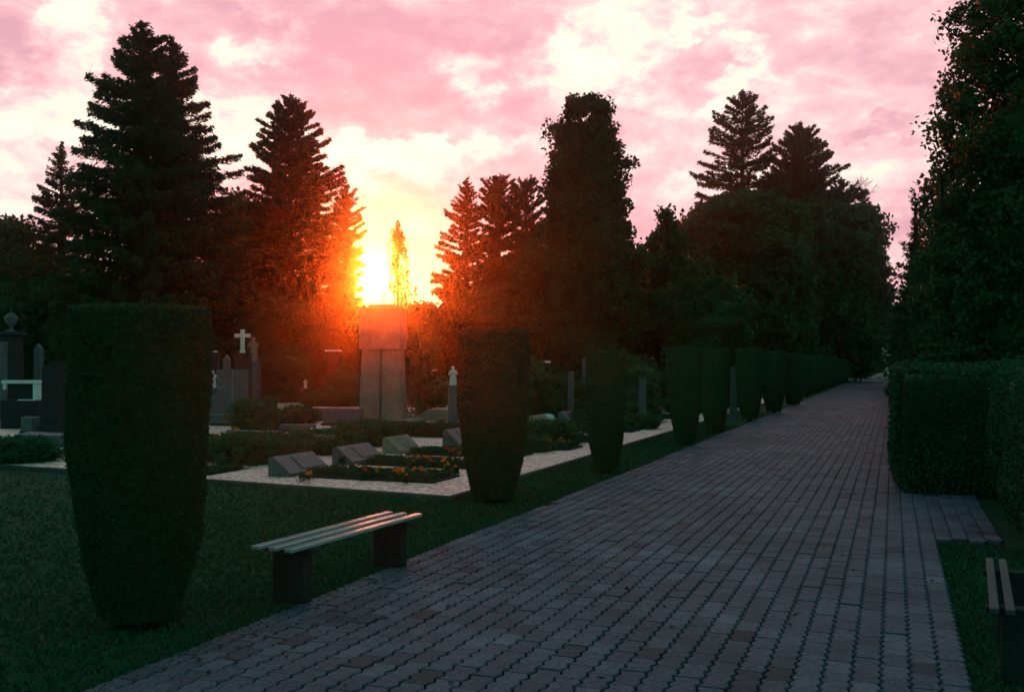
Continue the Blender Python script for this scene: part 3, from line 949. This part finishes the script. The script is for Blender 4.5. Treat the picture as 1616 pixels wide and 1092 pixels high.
# left bench: seat ends at photo points, seat height .43
BH = .43
pA = np.array(at(428, 861, BH)[:2]); pB = np.array(at(638, 806, BH)[:2])
dv = pB - pA; Lb = float(np.linalg.norm(dv)); rzb = math.atan2(dv[1], dv[0]) - math.pi / 2
bc = (pA + pB) / 2
bench((float(bc[0]), float(bc[1]), 0), rzb, Lb, .40, BH, 3, 'backless bench of three pale slats on the lawn left of the path, catching sunset light')
pA = np.array(at(1598, 960, BH)[:2]); pB = np.array(at(1575, 880, BH)[:2])
pA = np.array([2.36, 4.80]); pB = np.array([2.95, 6.08])
dv = pB - pA; un = dv / np.linalg.norm(dv); sd = np.array([un[1], -un[0]])
bc = (pA + pB) / 2 + sd * .14
bench((float(bc[0]), float(bc[1]), 0), math.atan2(dv[1], dv[0]) - math.pi / 2, float(np.linalg.norm(dv)), .44, BH, 4, 'dark slatted bench cut by the right picture edge on the grass', 'darkslat', [-.17, -.10, .08, .16], .042)

# ------------------------------------------------------------------ graves
grp_bed = 'planted graves in the gravel field'
def grave_border(root, w, l, h=.028):
    mb = MB()
    mb.box((0, -w / 2, 0), (l, .07, h), 0, 1, .008); mb.box((0, w / 2, 0), (l, .07, h), 0, 1, .008)
    mb.box((l / 2 - .035, 0, 0), (.07, w - .072, h), 0, 1, .008); mb.box((-l / 2 + .035, 0, 0), (.07, w - .072, h), 0, 1, .008)
    mb.build('border', M['darkconc'], root)
    mb = MB(); mb.box((0, 0, 0), (l - .142, w - .072, h - .015)); mb.build('soil', M['soil'], root)
def plants(root, l, w, h, n, leaf=.05, mat='cover'):
    x = rng.uniform(-l / 2, l / 2, n) * .96; y = rng.uniform(-w / 2, w / 2, n) * .96
    lump = .55 + .45 * np.sin(x * 6.1 + root.location.x * 9) * np.cos(y * 7.7) 
    z = .02 + rng.random(n) ** .7 * h * (.55 + .45 * lump)
    V = leaves(np.stack([x, y, z], 1), leaf, leaf * .55, np.tile([0, 0, .6], (n, 1)), 1.5)
    quad_mesh('ground_cover', V, M[mat], root, tone=None)
def flower_clump(x, y, z, rz, k_, rad, label, mat='marigold', cat='flowers', h=.10):
    root = empty('flower_clump', (x, y, z), rz, label, cat, 'flower clumps on the graves')
    n = 140
    P = np.stack([rng.normal(0, rad * .45, n), rng.normal(0, rad * .45, n), rng.random(n) * h], 1)
    quad_mesh('leaves', leaves(P, .05, .025), M['cover'], root)
    mb_v = []
    for _ in range(max(2, int(k_ * .65))):
        c = np.array([random.gauss(0, rad * .5), random.gauss(0, rad * .5), h + random.uniform(-.03, .05)])
        m_ = 18
        dirs = unit(rng.normal(size=(m_, 3)) + np.array([0, 0, .4]))
        mb_v.append(leaves(c + dirs * .016, .030, .022, dirs, .8))
    quad_mesh('blossoms', np.concatenate(mb_v), M[mat], root)
    return root
def desk_stone(s, t, label, w=1.0, hgt=.27, base=.30, mat='granite', z=GZ, top=.07):
    """low stone with a sloping inscription face toward the bed (+t)"""
    root = empty('gravestone', ST(s, t, z), -TH, label, 'gravestone', 'low sloping gravestones')
    mb = MB()
    mb.prism([(0, 0), (base, 0), (base, .05), (top, hgt), (0.0, hgt - .015)], -w / 2, w / 2)
    mb.build('stone', M[mat], root)
    # raised inscription panel lying on the slope
    import math as _m
    dx, dz = base - top, .05 - hgt
    L = _m.hypot(dx, dz); nx, nz = -dz / L, dx / L
    pm = MB()
    p0 = (top + dx * .14, hgt + dz * .14); p1 = (top + dx * .86, hgt + dz * .86)
    e = .012
    pm.prism([(p0[0] + nx * .001, p0[1] + nz * .001), (p1[0] + nx * .001, p1[1] + nz * .001), (p1[0] + nx * e, p1[1] + nz * e), (p0[0] + nx * e, p0[1] + nz * e)][::-1], -w * .12, w * .42)
    pm.build('panel', M[mat], root)
    return root
def bed(s, t, l, w, label, h=.18, n=3500, leaf=.05, mat='cover', border=True, z=GZ):
    root = empty('grave_bed', ST(s, t, z + .002), -TH, label, 'grave bed', grp_bed)
    grave_border(root, w, l)
    plants(root, l, w, h, n, leaf, mat)
    return root

ROWN = ['front row', 'second row', 'third row', 'fourth row', 'fifth row', 'sixth row', 'seventh row', 'eighth row', 'ninth row', 'tenth row']
# column A, whose stones show largest
rowsA = [(12.1, -8.05), (13.85, -8.1), (15.65, -8.25), (17.4, -7.9), (19.3, -8.0), (22.4, -8.0), (24.5, -8.0), (28.3, -8.0)]
for i, (s, t) in enumerate(rowsA):
    if i == 4:
        desk_stone(s, t, 'low sloping stone at the head of the bushy grave beside the third cylinder', w=.7, mat='sandstone')
    else:
        desk_stone(s, t, f'low sloping granite stone heading the {ROWN[i]} grave nearest the path', w=[1.0, 1.0, .8, .9, .8, .9, .8, .9][i], hgt=[.27, .27, .29, .32, .3, .34, .34, .36][i], base=[.36, .36, .34, .36, .34, .36, .36, .36][i], mat='granite' if i % 3 != 2 else 'sandstone')
    bed(s - .02, t + 1.47, 2.02, .80, f'planted bed of the {ROWN[i]} grave nearest the path', h=.10 if i != 4 else .45, n=4200 if i < 4 else 2500, leaf=.045 if i < 3 else .06)
fl = [  # photo column, row, blossoms, spread, kind, label
    (482, 748, 9, .10, 'marigold', 'marigolds at the foot of the front row sloping stone'),
    (584, 743, 6, .08, 'marigold', 'marigolds at the back edge of the front bed, left of centre'),
    (627, 747, 10, .09, 'marigold', 'bright marigold clump in the middle of the front bed'),
    (640, 752, 3, .06, 'marigold', 'few dull marigolds right beside the bright clump of the front bed'),
    (665, 743, 8, .10, 'marigold', 'marigolds at the back right of the front bed'),
    (575, 746, 3, .05, 'redflower', 'small red flowers between stone and marigolds on the front bed'),
    (663, 724, 9, .14, 'marigold', 'marigolds spilling at the back of the second row bed'),
    (683, 728, 7, .08, 'redflower', 'red flowers on the second row bed next to the cylinder'),
    (703, 730, 10, .08, 'marigold', 'tall marigold clump at the right end of the second row bed'),
    (707, 737, 4, .06, 'marigold', 'paler marigolds low at the right end of the second row bed'),
    (719, 738, 4, .05, 'marigold', 'marigolds half hidden by the second clipped cylinder'),
    (650, 729, 4, .06, 'redflower', 'small red clump on the second row bed, left end'),
    (712, 712, 10, .14, 'redflower', 'red flowers on the third row bed touching the cylinder'),
    (600, 718, 6, .10, 'marigold', 'marigolds below the third row stone'),
    (600, 688, 10, .10, 'marigold', 'marigolds directly above the third row stone'),
    (585, 694, 9, .12, 'marigold', 'orange marigold cushion left of the third row stone'),
    (572, 693, 4, .06, 'whiteflower', 'pale blossoms at the end of the dark hedge planting'),
    (377, 678, 7, .10, 'marigold', 'single orange clump behind the left bush'),
    (336, 684, 4, .08, 'marigold', 'orange flowers beside the nearest clipped cylinder'),
    (489, 668, 5, .12, 'marigold', 'orange tuft on the low wall left of the monument'),
    (496, 676, 5, .10, 'whiteflower', 'white blossoms under the orange tuft'),
    (411, 690, 9, .16, 'whiteflower', 'yellowish white blossoms on the broad low bush'),
    (563, 656, 6, .12, 'marigold', 'orange flowers at the left foot of the monument'),
    (882, 695, 14, .16, 'marigold', 'golden marigold row on the bushy grave right of the second cylinder'),
    (897, 688, 6, .10, 'marigold', 'golden flowers higher on the bushy grave'),
    (908, 689, 3, .06, 'marigold', 'last golden flowers next to the third cylinder'),
    (697, 661, 6, .16, 'redflower', 'reddish flowers before the pink boulder'),
    (540, 722, 3, .05, 'redflower', 'small red flowers on the gravel at the second row stone'),
]
for (px, py, kk, sp, mt, lab) in fl:
    x, y, _ = at(px, py + 6, GZ + .05)
    flower_clump(x, y, GZ + .02, 0, kk, sp * 1.1, lab, mt)

# column B: bushy graves further left
def low_bush(px, py, w, topy, label, mat='shrub', leaf=.055, n=None):
    x, y, _ = at(px, py, GZ)
    hw = w / 2
    rows = [(topy, px - hw * .55, px + hw * .55), (topy + (py - topy) * .25, px - hw * .9, px + hw * .9), (topy + (py - topy) * .6, px - hw, px + hw), (py, px - hw * .9, px + hw * .9)]
    return leafy(y, px, rows, label, n or int(50 + w * 1.3), .13, leaf, 60, core=.78, coretop=.85, mat=mat, name='low_bush', group='bushes among the graves', trunk=0, inner=.15, cat='shrub', zlow=GZ, loc=atd(px, y))
low_bush(400, 728, 150, 684, 'rounded low bush by the left gravel wedge, front of the burial field')
low_bush(350, 726, 60, 696, 'small bush half hidden by the nearest clipped cylinder')
low_bush(500, 714, 120, 680, 'dark mounded bush behind the front sloping stones')
low_bush(570, 702, 110, 664, 'dark mounded bush left of the monument base')
low_bush(405, 680, 85, 628, 'big dark bush below the marble cross')
low_bush(470, 668, 60, 640, 'dark tuft behind the low slab wall')
low_bush(865, 700, 90, 665, 'bush on the grave right of the second cylinder', leaf=.07)
low_bush(840, 712, 60, 690, 'low clump at the right foot of the second cylinder', leaf=.06)
low_bush(30, 728, 110, 690, 'low bush at the left picture edge on the gravel border')
low_bush(1013, 676, 50, 655, 'round low cushion plant at the foot of the pale post', leaf=.07)
low_bush(530, 640, 110, 612, 'dim bush line left of the monument', leaf=.09)
low_bush(905, 668, 50, 650, 'dim bush left of the third cylinder', leaf=.07)
# dark triangular planted wedge in the gravel
b_ = MB()
pts = [at(300, 742, GZ + .02), at(402, 736, GZ + .02), at(330, 748, GZ + .02), at(250, 752, GZ + .02)]
root = empty('grave_bed', pts[0], 0, 'flat dark bed running to a point beside the nearest cylinder', 'grave bed', grp_bed)
p0 = np.array(pts[0])
b_.add([tuple(np.array(p) - p0) for p in pts], [(3, 2, 1, 0)])
b_.build('soil', M['soil'], root)
n = 2500
wts = rng.dirichlet((1, 1, 1, 1), n)
P = wts @ (np.array(pts) - p0); P[:, 2] += rng.random(n) * .06
quad_mesh('ground_cover', leaves(P, .05, .03), M['cover'], root)

# low slabs and boulders
def slab(px, py, wpx, hpx, dep, label, mat='granite', rz=-TH, name='grave_slab', taper=.96, skew=0):
    x, y, _ = at(px, py, GZ)
    w = wpx / F * y; h = hpx / F * y
    root = empty(name, (x, y + dep / 2, GZ), rz + skew, label, 'gravestone', 'stone slabs and kerbs among the graves')
    mb = MB(); mb.box((0, 0, 0), (w, dep, .05), 0, 1, .008); mb.build('footing', M['darkconc'], root)
    mb = MB(); mb.box((0, 0, .05), (w * .96, dep * .8, max(.05, h - .05)), 0, taper, .015); mb.build('slab', M[mat], root)
    return root
slab(400, 692, 110, 12, .25, 'long low granite slab behind the left bush')
slab(468, 682, 66, 12, .25, 'low granite slab above the dark mounded bush')
slab(482, 664, 66, 20, .3, 'wide low stone behind the low slab wall')
slab(540, 672, 70, 27, .35, 'large low stone left of the monument base', mat='granite')
slab(356, 672, 56, 18, .3, 'grey block beside the nearest cylinder, below the gravel', mat='granite')
slab(60, 712, 90, 26, .4, 'grey grave slab half hidden at far left', mat='granite')
slab(93, 716, 30, 8, .3, 'small pale step left of the nearest cylinder', mat='marble')
slab(43, 684, 26, 26, .3, 'grey square block at far left below the white flower ball', mat='granite')
slab(65, 692, 80, 9, .3, 'thin pale kerb strip at far left', mat='granite')
slab(935, 694, 40, 7, .3, 'thin grey kerb behind the third cylinder', mat='concrete')
def boulder(px, py, wpx, hpx, label, mat='marble', seed=1):
    x, y, _ = at(px, py, GZ)
    w = wpx / F * y; h = hpx / F * y
    rs = np.random.default_rng(seed)
    mb = MB(); n, m_ = 14, 9
    vs = []
    for i in range(m_):
        a = math.pi * .5 * i / (m_ - 1)
        for j in range(n):
            p = 2 * math.pi * j / n
            kx = 1 + .12 * math.sin(3 * p + seed) + .08 * math.sin(5 * p + 2 * i)
            r = math.cos(a) ** .55 if i < m_ - 1 else .02
            vs.append((w / 2 * r * kx * math.cos(p), w * .35 * r * kx * math.sin(p), h * math.sin(a) ** .8 * (1 + rs.normal(0, .03))))
    fs = [(i * n + j, i * n + (j + 1) % n, (i + 1) * n + (j + 1) % n, (i + 1) * n + j) for i in range(m_ - 1) for j in range(n)]
    mb.add(vs, fs)
    o = mb.build('boulder', M[mat], None)
    o.location = (x, y + .2, GZ - .01)
    return tag(o, label, 'boulder', 'natural stones marking graves')
boulder(688, 664, 52, 18, 'pinkish natural boulder right of the monument', 'sandstone', 3)
boulder(655, 664, 20, 9, 'small rounded stone at the right foot of the monument', 'sandstone', 5)
boulder(708, 662, 18, 22, 'upright pale rock next to the second cylinder', 'marble', 8)
boulder(864, 668, 30, 15, 'pale boulder right of the second cylinder', 'marble', 11)
boulder(840, 672, 14, 11, 'small pale stone touching the second cylinder on its right', 'marble', 13)
boulder(841, 640, 14, 9, 'farther pale stone seen right of the second cylinder', 'marble', 17)

# ------------------------------------------------------------------ the monument
d = 26.0
root = empty('monument', atd(605, d, GZ), R(-4), 'tall tapered stone monument with a heavy block top, below the sun', 'monument')
zc = lambda py: zat(py, d) - GZ
mb = MB(); mb.box((0, 0, 0), (2.0, 1.5, .12), 0, 1, .02); mb.build('plinth', M['sandstone'], root)
mb = MB()
wb, wt_ = 70 / F * d, 59 / F * d
mb.box((-wb * .25 - .008, 0, .12), (wb * .5 - .016, .8, zc(551) - .12), 0, 1, .03)
mb.box((wb * .25 + .008, 0, .12), (wb * .5 - .016, .8, zc(551) - .12), 0, 1, .03)
mb.box((0, .05, .12), (wb * .5, .62, zc(551) - .12), 0, 1, .0)
for arr in mb.v:
    zz = (arr[:, 2] - .12) / (zc(551) - .12)
    arr[:, 0] *= 1 + zz * (wt_ / wb - 1)
    arr[:, 1] *= 1 - zz * .12
mb.build('shaft', M['sandstone'], root)
mb = MB(); mb.box((0, 0, zc(551)), (66 / F * d, .88, zc(486) - zc(551)), 0, 1.0, .025); mb.build('block', M['sandstone'], root)
mb = MB(); mb.box((0, 0, zc(486)), (44 / F * d, .6, zc(481) - zc(486)), 0, .94, .02); mb.build('cap', M['sandstone'], root)
# dark low hedge edging in front of the monument
def low_hedge(px0, px1, py, hpx, label, dep=.45):
    x0, y0, _ = at(px0, py, GZ); x1, y1, _ = at(px1, py + 3, GZ)
    c = ((x0 + x1) / 2, (y0 + y1) / 2 + dep / 2); L = math.hypot(x1 - x0, y1 - y0); h = hpx / F * y0
    n = 5200
    kf = rng.random(n) < .45
    x = rng.uniform(-L / 2, L / 2, n); y = np.where(kf, -dep / 2, rng.uniform(-dep / 2, dep / 2, n)); z = np.where(kf, rng.random(n) * h, h)
    P = np.stack([x, y, z], 1) + rng.normal(0, .02, (n, 3))
    mb = MB(); mb.box((0, 0, .0), (L - .05, dep - .06, h - .03))
    o = quad_mesh('low_hedge', leaves(P, .06, .035), M['yew'], None, extra=(mb.v[0], np.array(mb.f)))
    o.location = (c[0], c[1], GZ); o.rotation_euler = (0, 0, math.atan2(y1 - y0, x1 - x0))
    tag(o, label, 'hedge')
low_hedge(600, 722, 688, 19, 'low dark box hedge in front of the monument')

# ------------------------------------------------------------------ upright memorials
grp_up = 'upright memorials among the bushes'
def headstone(px, d, topy, wpx, label, mat='granite', shape='flat', basey=None, rz=-TH * .5, dep=.18, base_top=0, name='headstone'):
    h = zat(topy, d) - GZ; w = wpx / F * d
    root = empty(name, atd(px, d, GZ), rz, label, 'gravestone', grp_up)
    mb = MB(); mb.box((0, 0, 0), (w * 1.3, dep * 2, .22), 0, .95, .015); mb.build('base', M['darkconc'] if mat == 'darkstone' else M['granite'], root)
    mb = MB()
    hw = w / 2
    if shape == 'arch':
        out = [(-hw, .22), (hw, .22), (hw, h - hw)] + [(hw * math.cos(a), h - hw + hw * math.sin(a)) for a in [math.pi * k / 10 for k in range(1, 10)]] + [(-hw, h - hw)]
    elif shape == 'slant':
        out = [(-hw, .22), (hw, .22), (hw, h), (hw * .2, h), (-hw, h - .12)]
    elif shape == 'gable':
        out = [(-hw, .22), (hw, .22), (hw, h - .15), (0, h), (-hw, h - .15)]
    else:
        out = [(-hw, .22), (hw, .22), (hw, h - .03), (hw - .03, h), (-hw + .03, h), (-hw, h - .03)]
    mb.prism(out, -dep / 2, dep / 2)
    mb.build('tablet', M[mat], root)
    return root
# marble cross on a dark pedestal
def cross(px, d, topy, footy, label, mat='marble', ped=True, arm=24, pw=24):
    root = empty('memorial_cross', atd(px, d, GZ), 0, label, 'cross', 'memorial crosses')
    zf = zat(footy, d) - GZ; zt_ = zat(topy, d) - GZ; H = zt_ - zf; w = H * .15; aw = H * .33
    if ped:
        mb = MB(); mb.box((0, 0, 0), (pw / F * d * 1.2, .5, .25), 0, .95, .02); mb.box((0, 0, .25), (pw / F * d, .4, zf - .31), 0, .9, .02); mb.box((0, 0, zf - .06), (pw / F * d * 1.05, .44, .06), 0, 1, .01)
        mb.build('pedestal', M['darkstone'], root)
    mb = MB()
    za = zf + H * .74
    out = [(-w * .7, zf), (w * .7, zf), (w * .7, zf + H * .1), (w * .5, zf + H * .14), (w * .5, za - w * .5), (aw, za - w * .55), (aw, za + w * .55), (w * .5, za + w * .5), (w * .55, zt_), (-w * .55, zt_), (-w * .5, za + w * .5), (-aw, za + w * .55), (-aw, za - w * .55), (-w * .5, za - w * .5), (-w * .5, zf + H * .14), (-w * .7, zf + H * .1)]
    mb.prism(out, -w * .5, w * .5)
    mb.build('cross', M[mat], root)
cross(383, 31, 520, 557, 'white marble cross on a dark pedestal, left of the low bush', pw=26)
# statue of a draped figure beside the cross (a worn stone carving)
def statue(px, d, topy, footy, label, mat='sandstone', pw=20):
    root = empty('statue', atd(px, d, GZ), 0, label, 'statue', 'small worn statues')
    zf = zat(footy, d) - GZ; H = zat(topy, d) - GZ - zf
    mb = MB(); mb.box((0, 0, 0), (pw / F * d, pw / F * d, zf), 0, .92, .02); mb.build('pedestal', M['granite'], root)
    prof = [(.20, 0), (.22, .05), (.19, .2), (.17, .4), (.15, .55), (.18, .68), (.19, .76), (.12, .82), (.06, .84), (.055, .86), (.085, .89), (.095, .93), (.08, .98), (.02, 1.0)]
    mb = MB(); mb.lathe([(r * H * .9, z * H) for r, z in prof], (0, 0, zf), 18)
    arr = mb.v[0]
    a = np.arctan2(arr[:, 1], arr[:, 0]); zr = (arr[:, 2] - zf) / H
    fold = 1 + .10 * np.sin(a * 7 + zr * 5) * (zr < .75)
    arr[:, 0] *= fold; arr[:, 1] *= fold * .8
    for sgn in (-1, 1):
        mb.tube([(sgn * .17 * H, 0, zf + .74 * H), (sgn * .2 * H, -.08 * H, zf + .58 * H), (sgn * .03 * H, -.19 * H, zf + .62 * H)], [.05 * H, .045 * H, .03 * H], 8)
    mb.build('figure', M[mat], root, True)
statue(400, 38, 532, 570, 'worn stone figure on a pedestal just right of the marble cross')
statue(336, 27, 585, 612, 'small pale figure at the right side of the nearest cylinder', 'marble', 26)
statue(482, 39, 598, 612, 'tiny white figure in the dark bushes left of the monument', 'marble', 14)
statue(715, 24, 578, 608, 'pale figure half hidden by the left side of the second cylinder', 'marble', 16)
headstone(379, 25, 583, 24, 'grey granite pillar stone in front of the marble cross', 'granite', 'flat', dep=.35, rz=R(20))
headstone(356, 29, 583, 26, 'dull grey headstone left of the granite pillar', 'granite', 'flat')
headstone(338, 33, 556, 16, 'dark tall headstone with a pale top edge next to the nearest cylinder', 'darkstone', 'flat')
headstone(358, 34, 560, 10, 'slim memorial post behind the dull grey headstone', 'granite', 'gable')
def capped(px, d, topy, wpx, label, hbase=.9):
    root = headstone(px, d, topy + 3, wpx * .8, label, 'darkstone', 'flat')
    mb = MB(); mb.box((0, 0, zat(topy + 3, d) - GZ + .002), (wpx / F * d, .3, 3 / F * d + .01), 0, 1, .008); mb.build('cap', M['marble'], root)
    return root
capped(526, 39, 552, 24, 'dark headstone with a thin pale cap, in the glow left of the monument')
capped(862, 30, 570, 12, 'dark headstone with a thin white cap right of the second cylinder')
capped(334, 36, 554, 14, 'distant white capped stone at the nearest cylinder')
capped(683, 38, 583, 12, 'dark stone with a slanting pale edge right of the monument')
# left edge group
root = empty('urn_pillar', atd(18, 30, GZ), 0, 'tall dark pillar carrying a stone urn at far left', 'monument', grp_up)
zb = zat(524, 30) - GZ
mb = MB(); mb.box((0, 0, 0), (.75, .75, .3), 0, 1, .03); mb.box((0, 0, .3), (.55, .55, zb - .4), 0, .9, .03); mb.box((0, 0, zb - .1), (.66, .66, .098), 0, 1, .02); mb.build('pillar', M['darkstone'], root)
hU = zat(492, 30) - GZ - zb
mb = MB(); mb.lathe([(r * hU, z * hU) for r, z in [(.26, 0), (.27, .05), (.10, .10), (.08, .24), (.14, .33), (.27, .50), (.33, .68), (.30, .78), (.18, .84), (.20, .87), (.14, .92), (.05, .95), (.03, 1.0)]], (0, 0, zb), 20); mb.build('urn', M['granite'], root, True)
headstone(61, 31, 543, 11, 'narrow grey obelisk stone right of the urn pillar', 'granite', 'gable')
headstone(3, 27, 540, 12, 'grey post cut by the left picture edge', 'granite', 'flat')
headstone(85, 22, 571, 27, 'dark headstone with a slanting pale top, left of the nearest cylinder', 'darkstone', 'slant', dep=.3)
headstone(101, 25, 590, 12, 'pale narrow stone peeking out left of the nearest cylinder', 'granite', 'flat')
# white framed memorial
d = 24
root = empty('framed_memorial', atd(35, d, GZ), R(-6), 'dark stone panel in a white marble frame at far left', 'gravestone', grp_up)
z1 = zat(600, d) - GZ; z0_ = zat(631, d) - GZ; w = 58 / F * d
mb = MB(); mb.box((0, 0, 0), (w * 1.05, .34, z0_), 0, 1, .02); mb.build('base', M['darkstone'], root)
mb = MB(); mb.box((0, .04, z0_), (w - .16, .10, z1 - z0_ - .08)); mb.build('panel', M['darkstone'], root)
mb = MB()
mb.box((-w / 2 + .04, 0, z0_ + .25), (.08, .18, z1 - z0_ - .33), 0, 1, .01); mb.box((w / 2 - .06, 0, z0_), (.12, .18, z1 - z0_ - .08), 0, 1, .01)
mb.box((0, 0, z1 - .08), (w + .06, .22, .08), 0, 1, .01)
mb.box((w * .22, -.06, z0_ - .02), (w * .5, .2, .035), 0, 1, .006)
mb.build('frame', M['marble'], root)
x, y, _ = at(47, 664, GZ)
flower_clump(x, y, GZ + .16, 0, 34, .16, 'round ball of white flowers on the far left grave', 'whiteflower', h=.14)
# right group behind the third cylinder
headstone(901, 27, 586, 9, 'short pale post stone right of the second cylinder', 'granite', 'flat', dep=.12)
headstone(922, 30, 565, 6, 'thin grey post touching the left side of the third cylinder', 'granite', 'flat')
headstone(984, 33, 560, 8, 'pale post top at the upper right of the third cylinder', 'granite', 'flat')
headstone(1014, 25.5, 598, 11, 'pale stone post standing in the round cushion plant', 'granite', 'flat', dep=.16)
headstone(1024, 31, 592, 6, 'thin pale post just behind the standing pale post', 'granite', 'flat')
headstone(1033, 32, 597, 9, 'dark stone with pale rim right of the pale posts', 'darkstone', 'flat')
headstone(1157, 32, 579, 9, 'pale capped stone between fifth and sixth cylinders', 'granite', 'flat')
headstone(1158, 29, 600, 10, 'white topped low stone between fifth and sixth cylinders', 'granite', 'flat')
headstone(1241, 42, 607, 4, 'tiny pale post between seventh and eighth cylinders', 'granite', 'flat')
# pale far shrub at the end of the path
shrub(110, 1391, 34, 541, 'small pale bluish bush far off at the path end', mat='whiteflower', leaf=.3, n=40, per=30, core=0, group='bushes among the graves')

# fallen leaves and debris scattered on lawn and pavers
def litter():
    n = 900
    s = rng.uniform(4, 22, n); t = -3.6 + rng.normal(0, .5, n)
    kk = rng.random(n) < .3
    t[kk] = rng.uniform(-3.6, .8, kk.sum())
    x = US[0] * s + VT[0] * t; y = US[1] * s + VT[1] * t
    P = np.stack([x, y, np.where(t > PL, .042, .03)], 1)
    a = unit(np.stack([rng.normal(size=n), rng.normal(size=n), rng.normal(0, .15, n)], 1))
    b = unit(np.cross(a, np.array([0, 0, 1.0]))) 
    l = rng.uniform(.012, .03, n)[:, None]
    V = np.stack([P - a * l, P + b * l * .6, P + a * l, P - b * l * .6], 1)
    tag(quad_mesh('fallen_leaves', V, M['soil']), 'scattered fallen leaves along the path edge', 'leaves', kind='stuff')
litter()

# ------------------------------------------------------------------ haze added for the orange glow round the sun
hz = MB(); hz.box((0, 120, -1.2), (600, 420, 31.0))
ho = hz.build('haze', None if False else bpy.data.materials.new('glow_haze'))
hm = ho.data.materials[0]; hm.use_nodes = True
ht = hm.node_tree; ht.nodes.clear()
pv = N(ht, 'ShaderNodeVolumePrincipled')
pv.inputs['Color'].default_value = (.92, .92, .90, 1)
pv.inputs['Density'].default_value = .00037
pv.inputs['Anisotropy'].default_value = .97
oo = N(ht, 'ShaderNodeOutputMaterial'); ht.links.new(pv.outputs[0], oo.inputs['Volume'])
tag(ho, 'thin haze added over the whole cemetery to spread the sun glow', 'haze', kind='stuff')
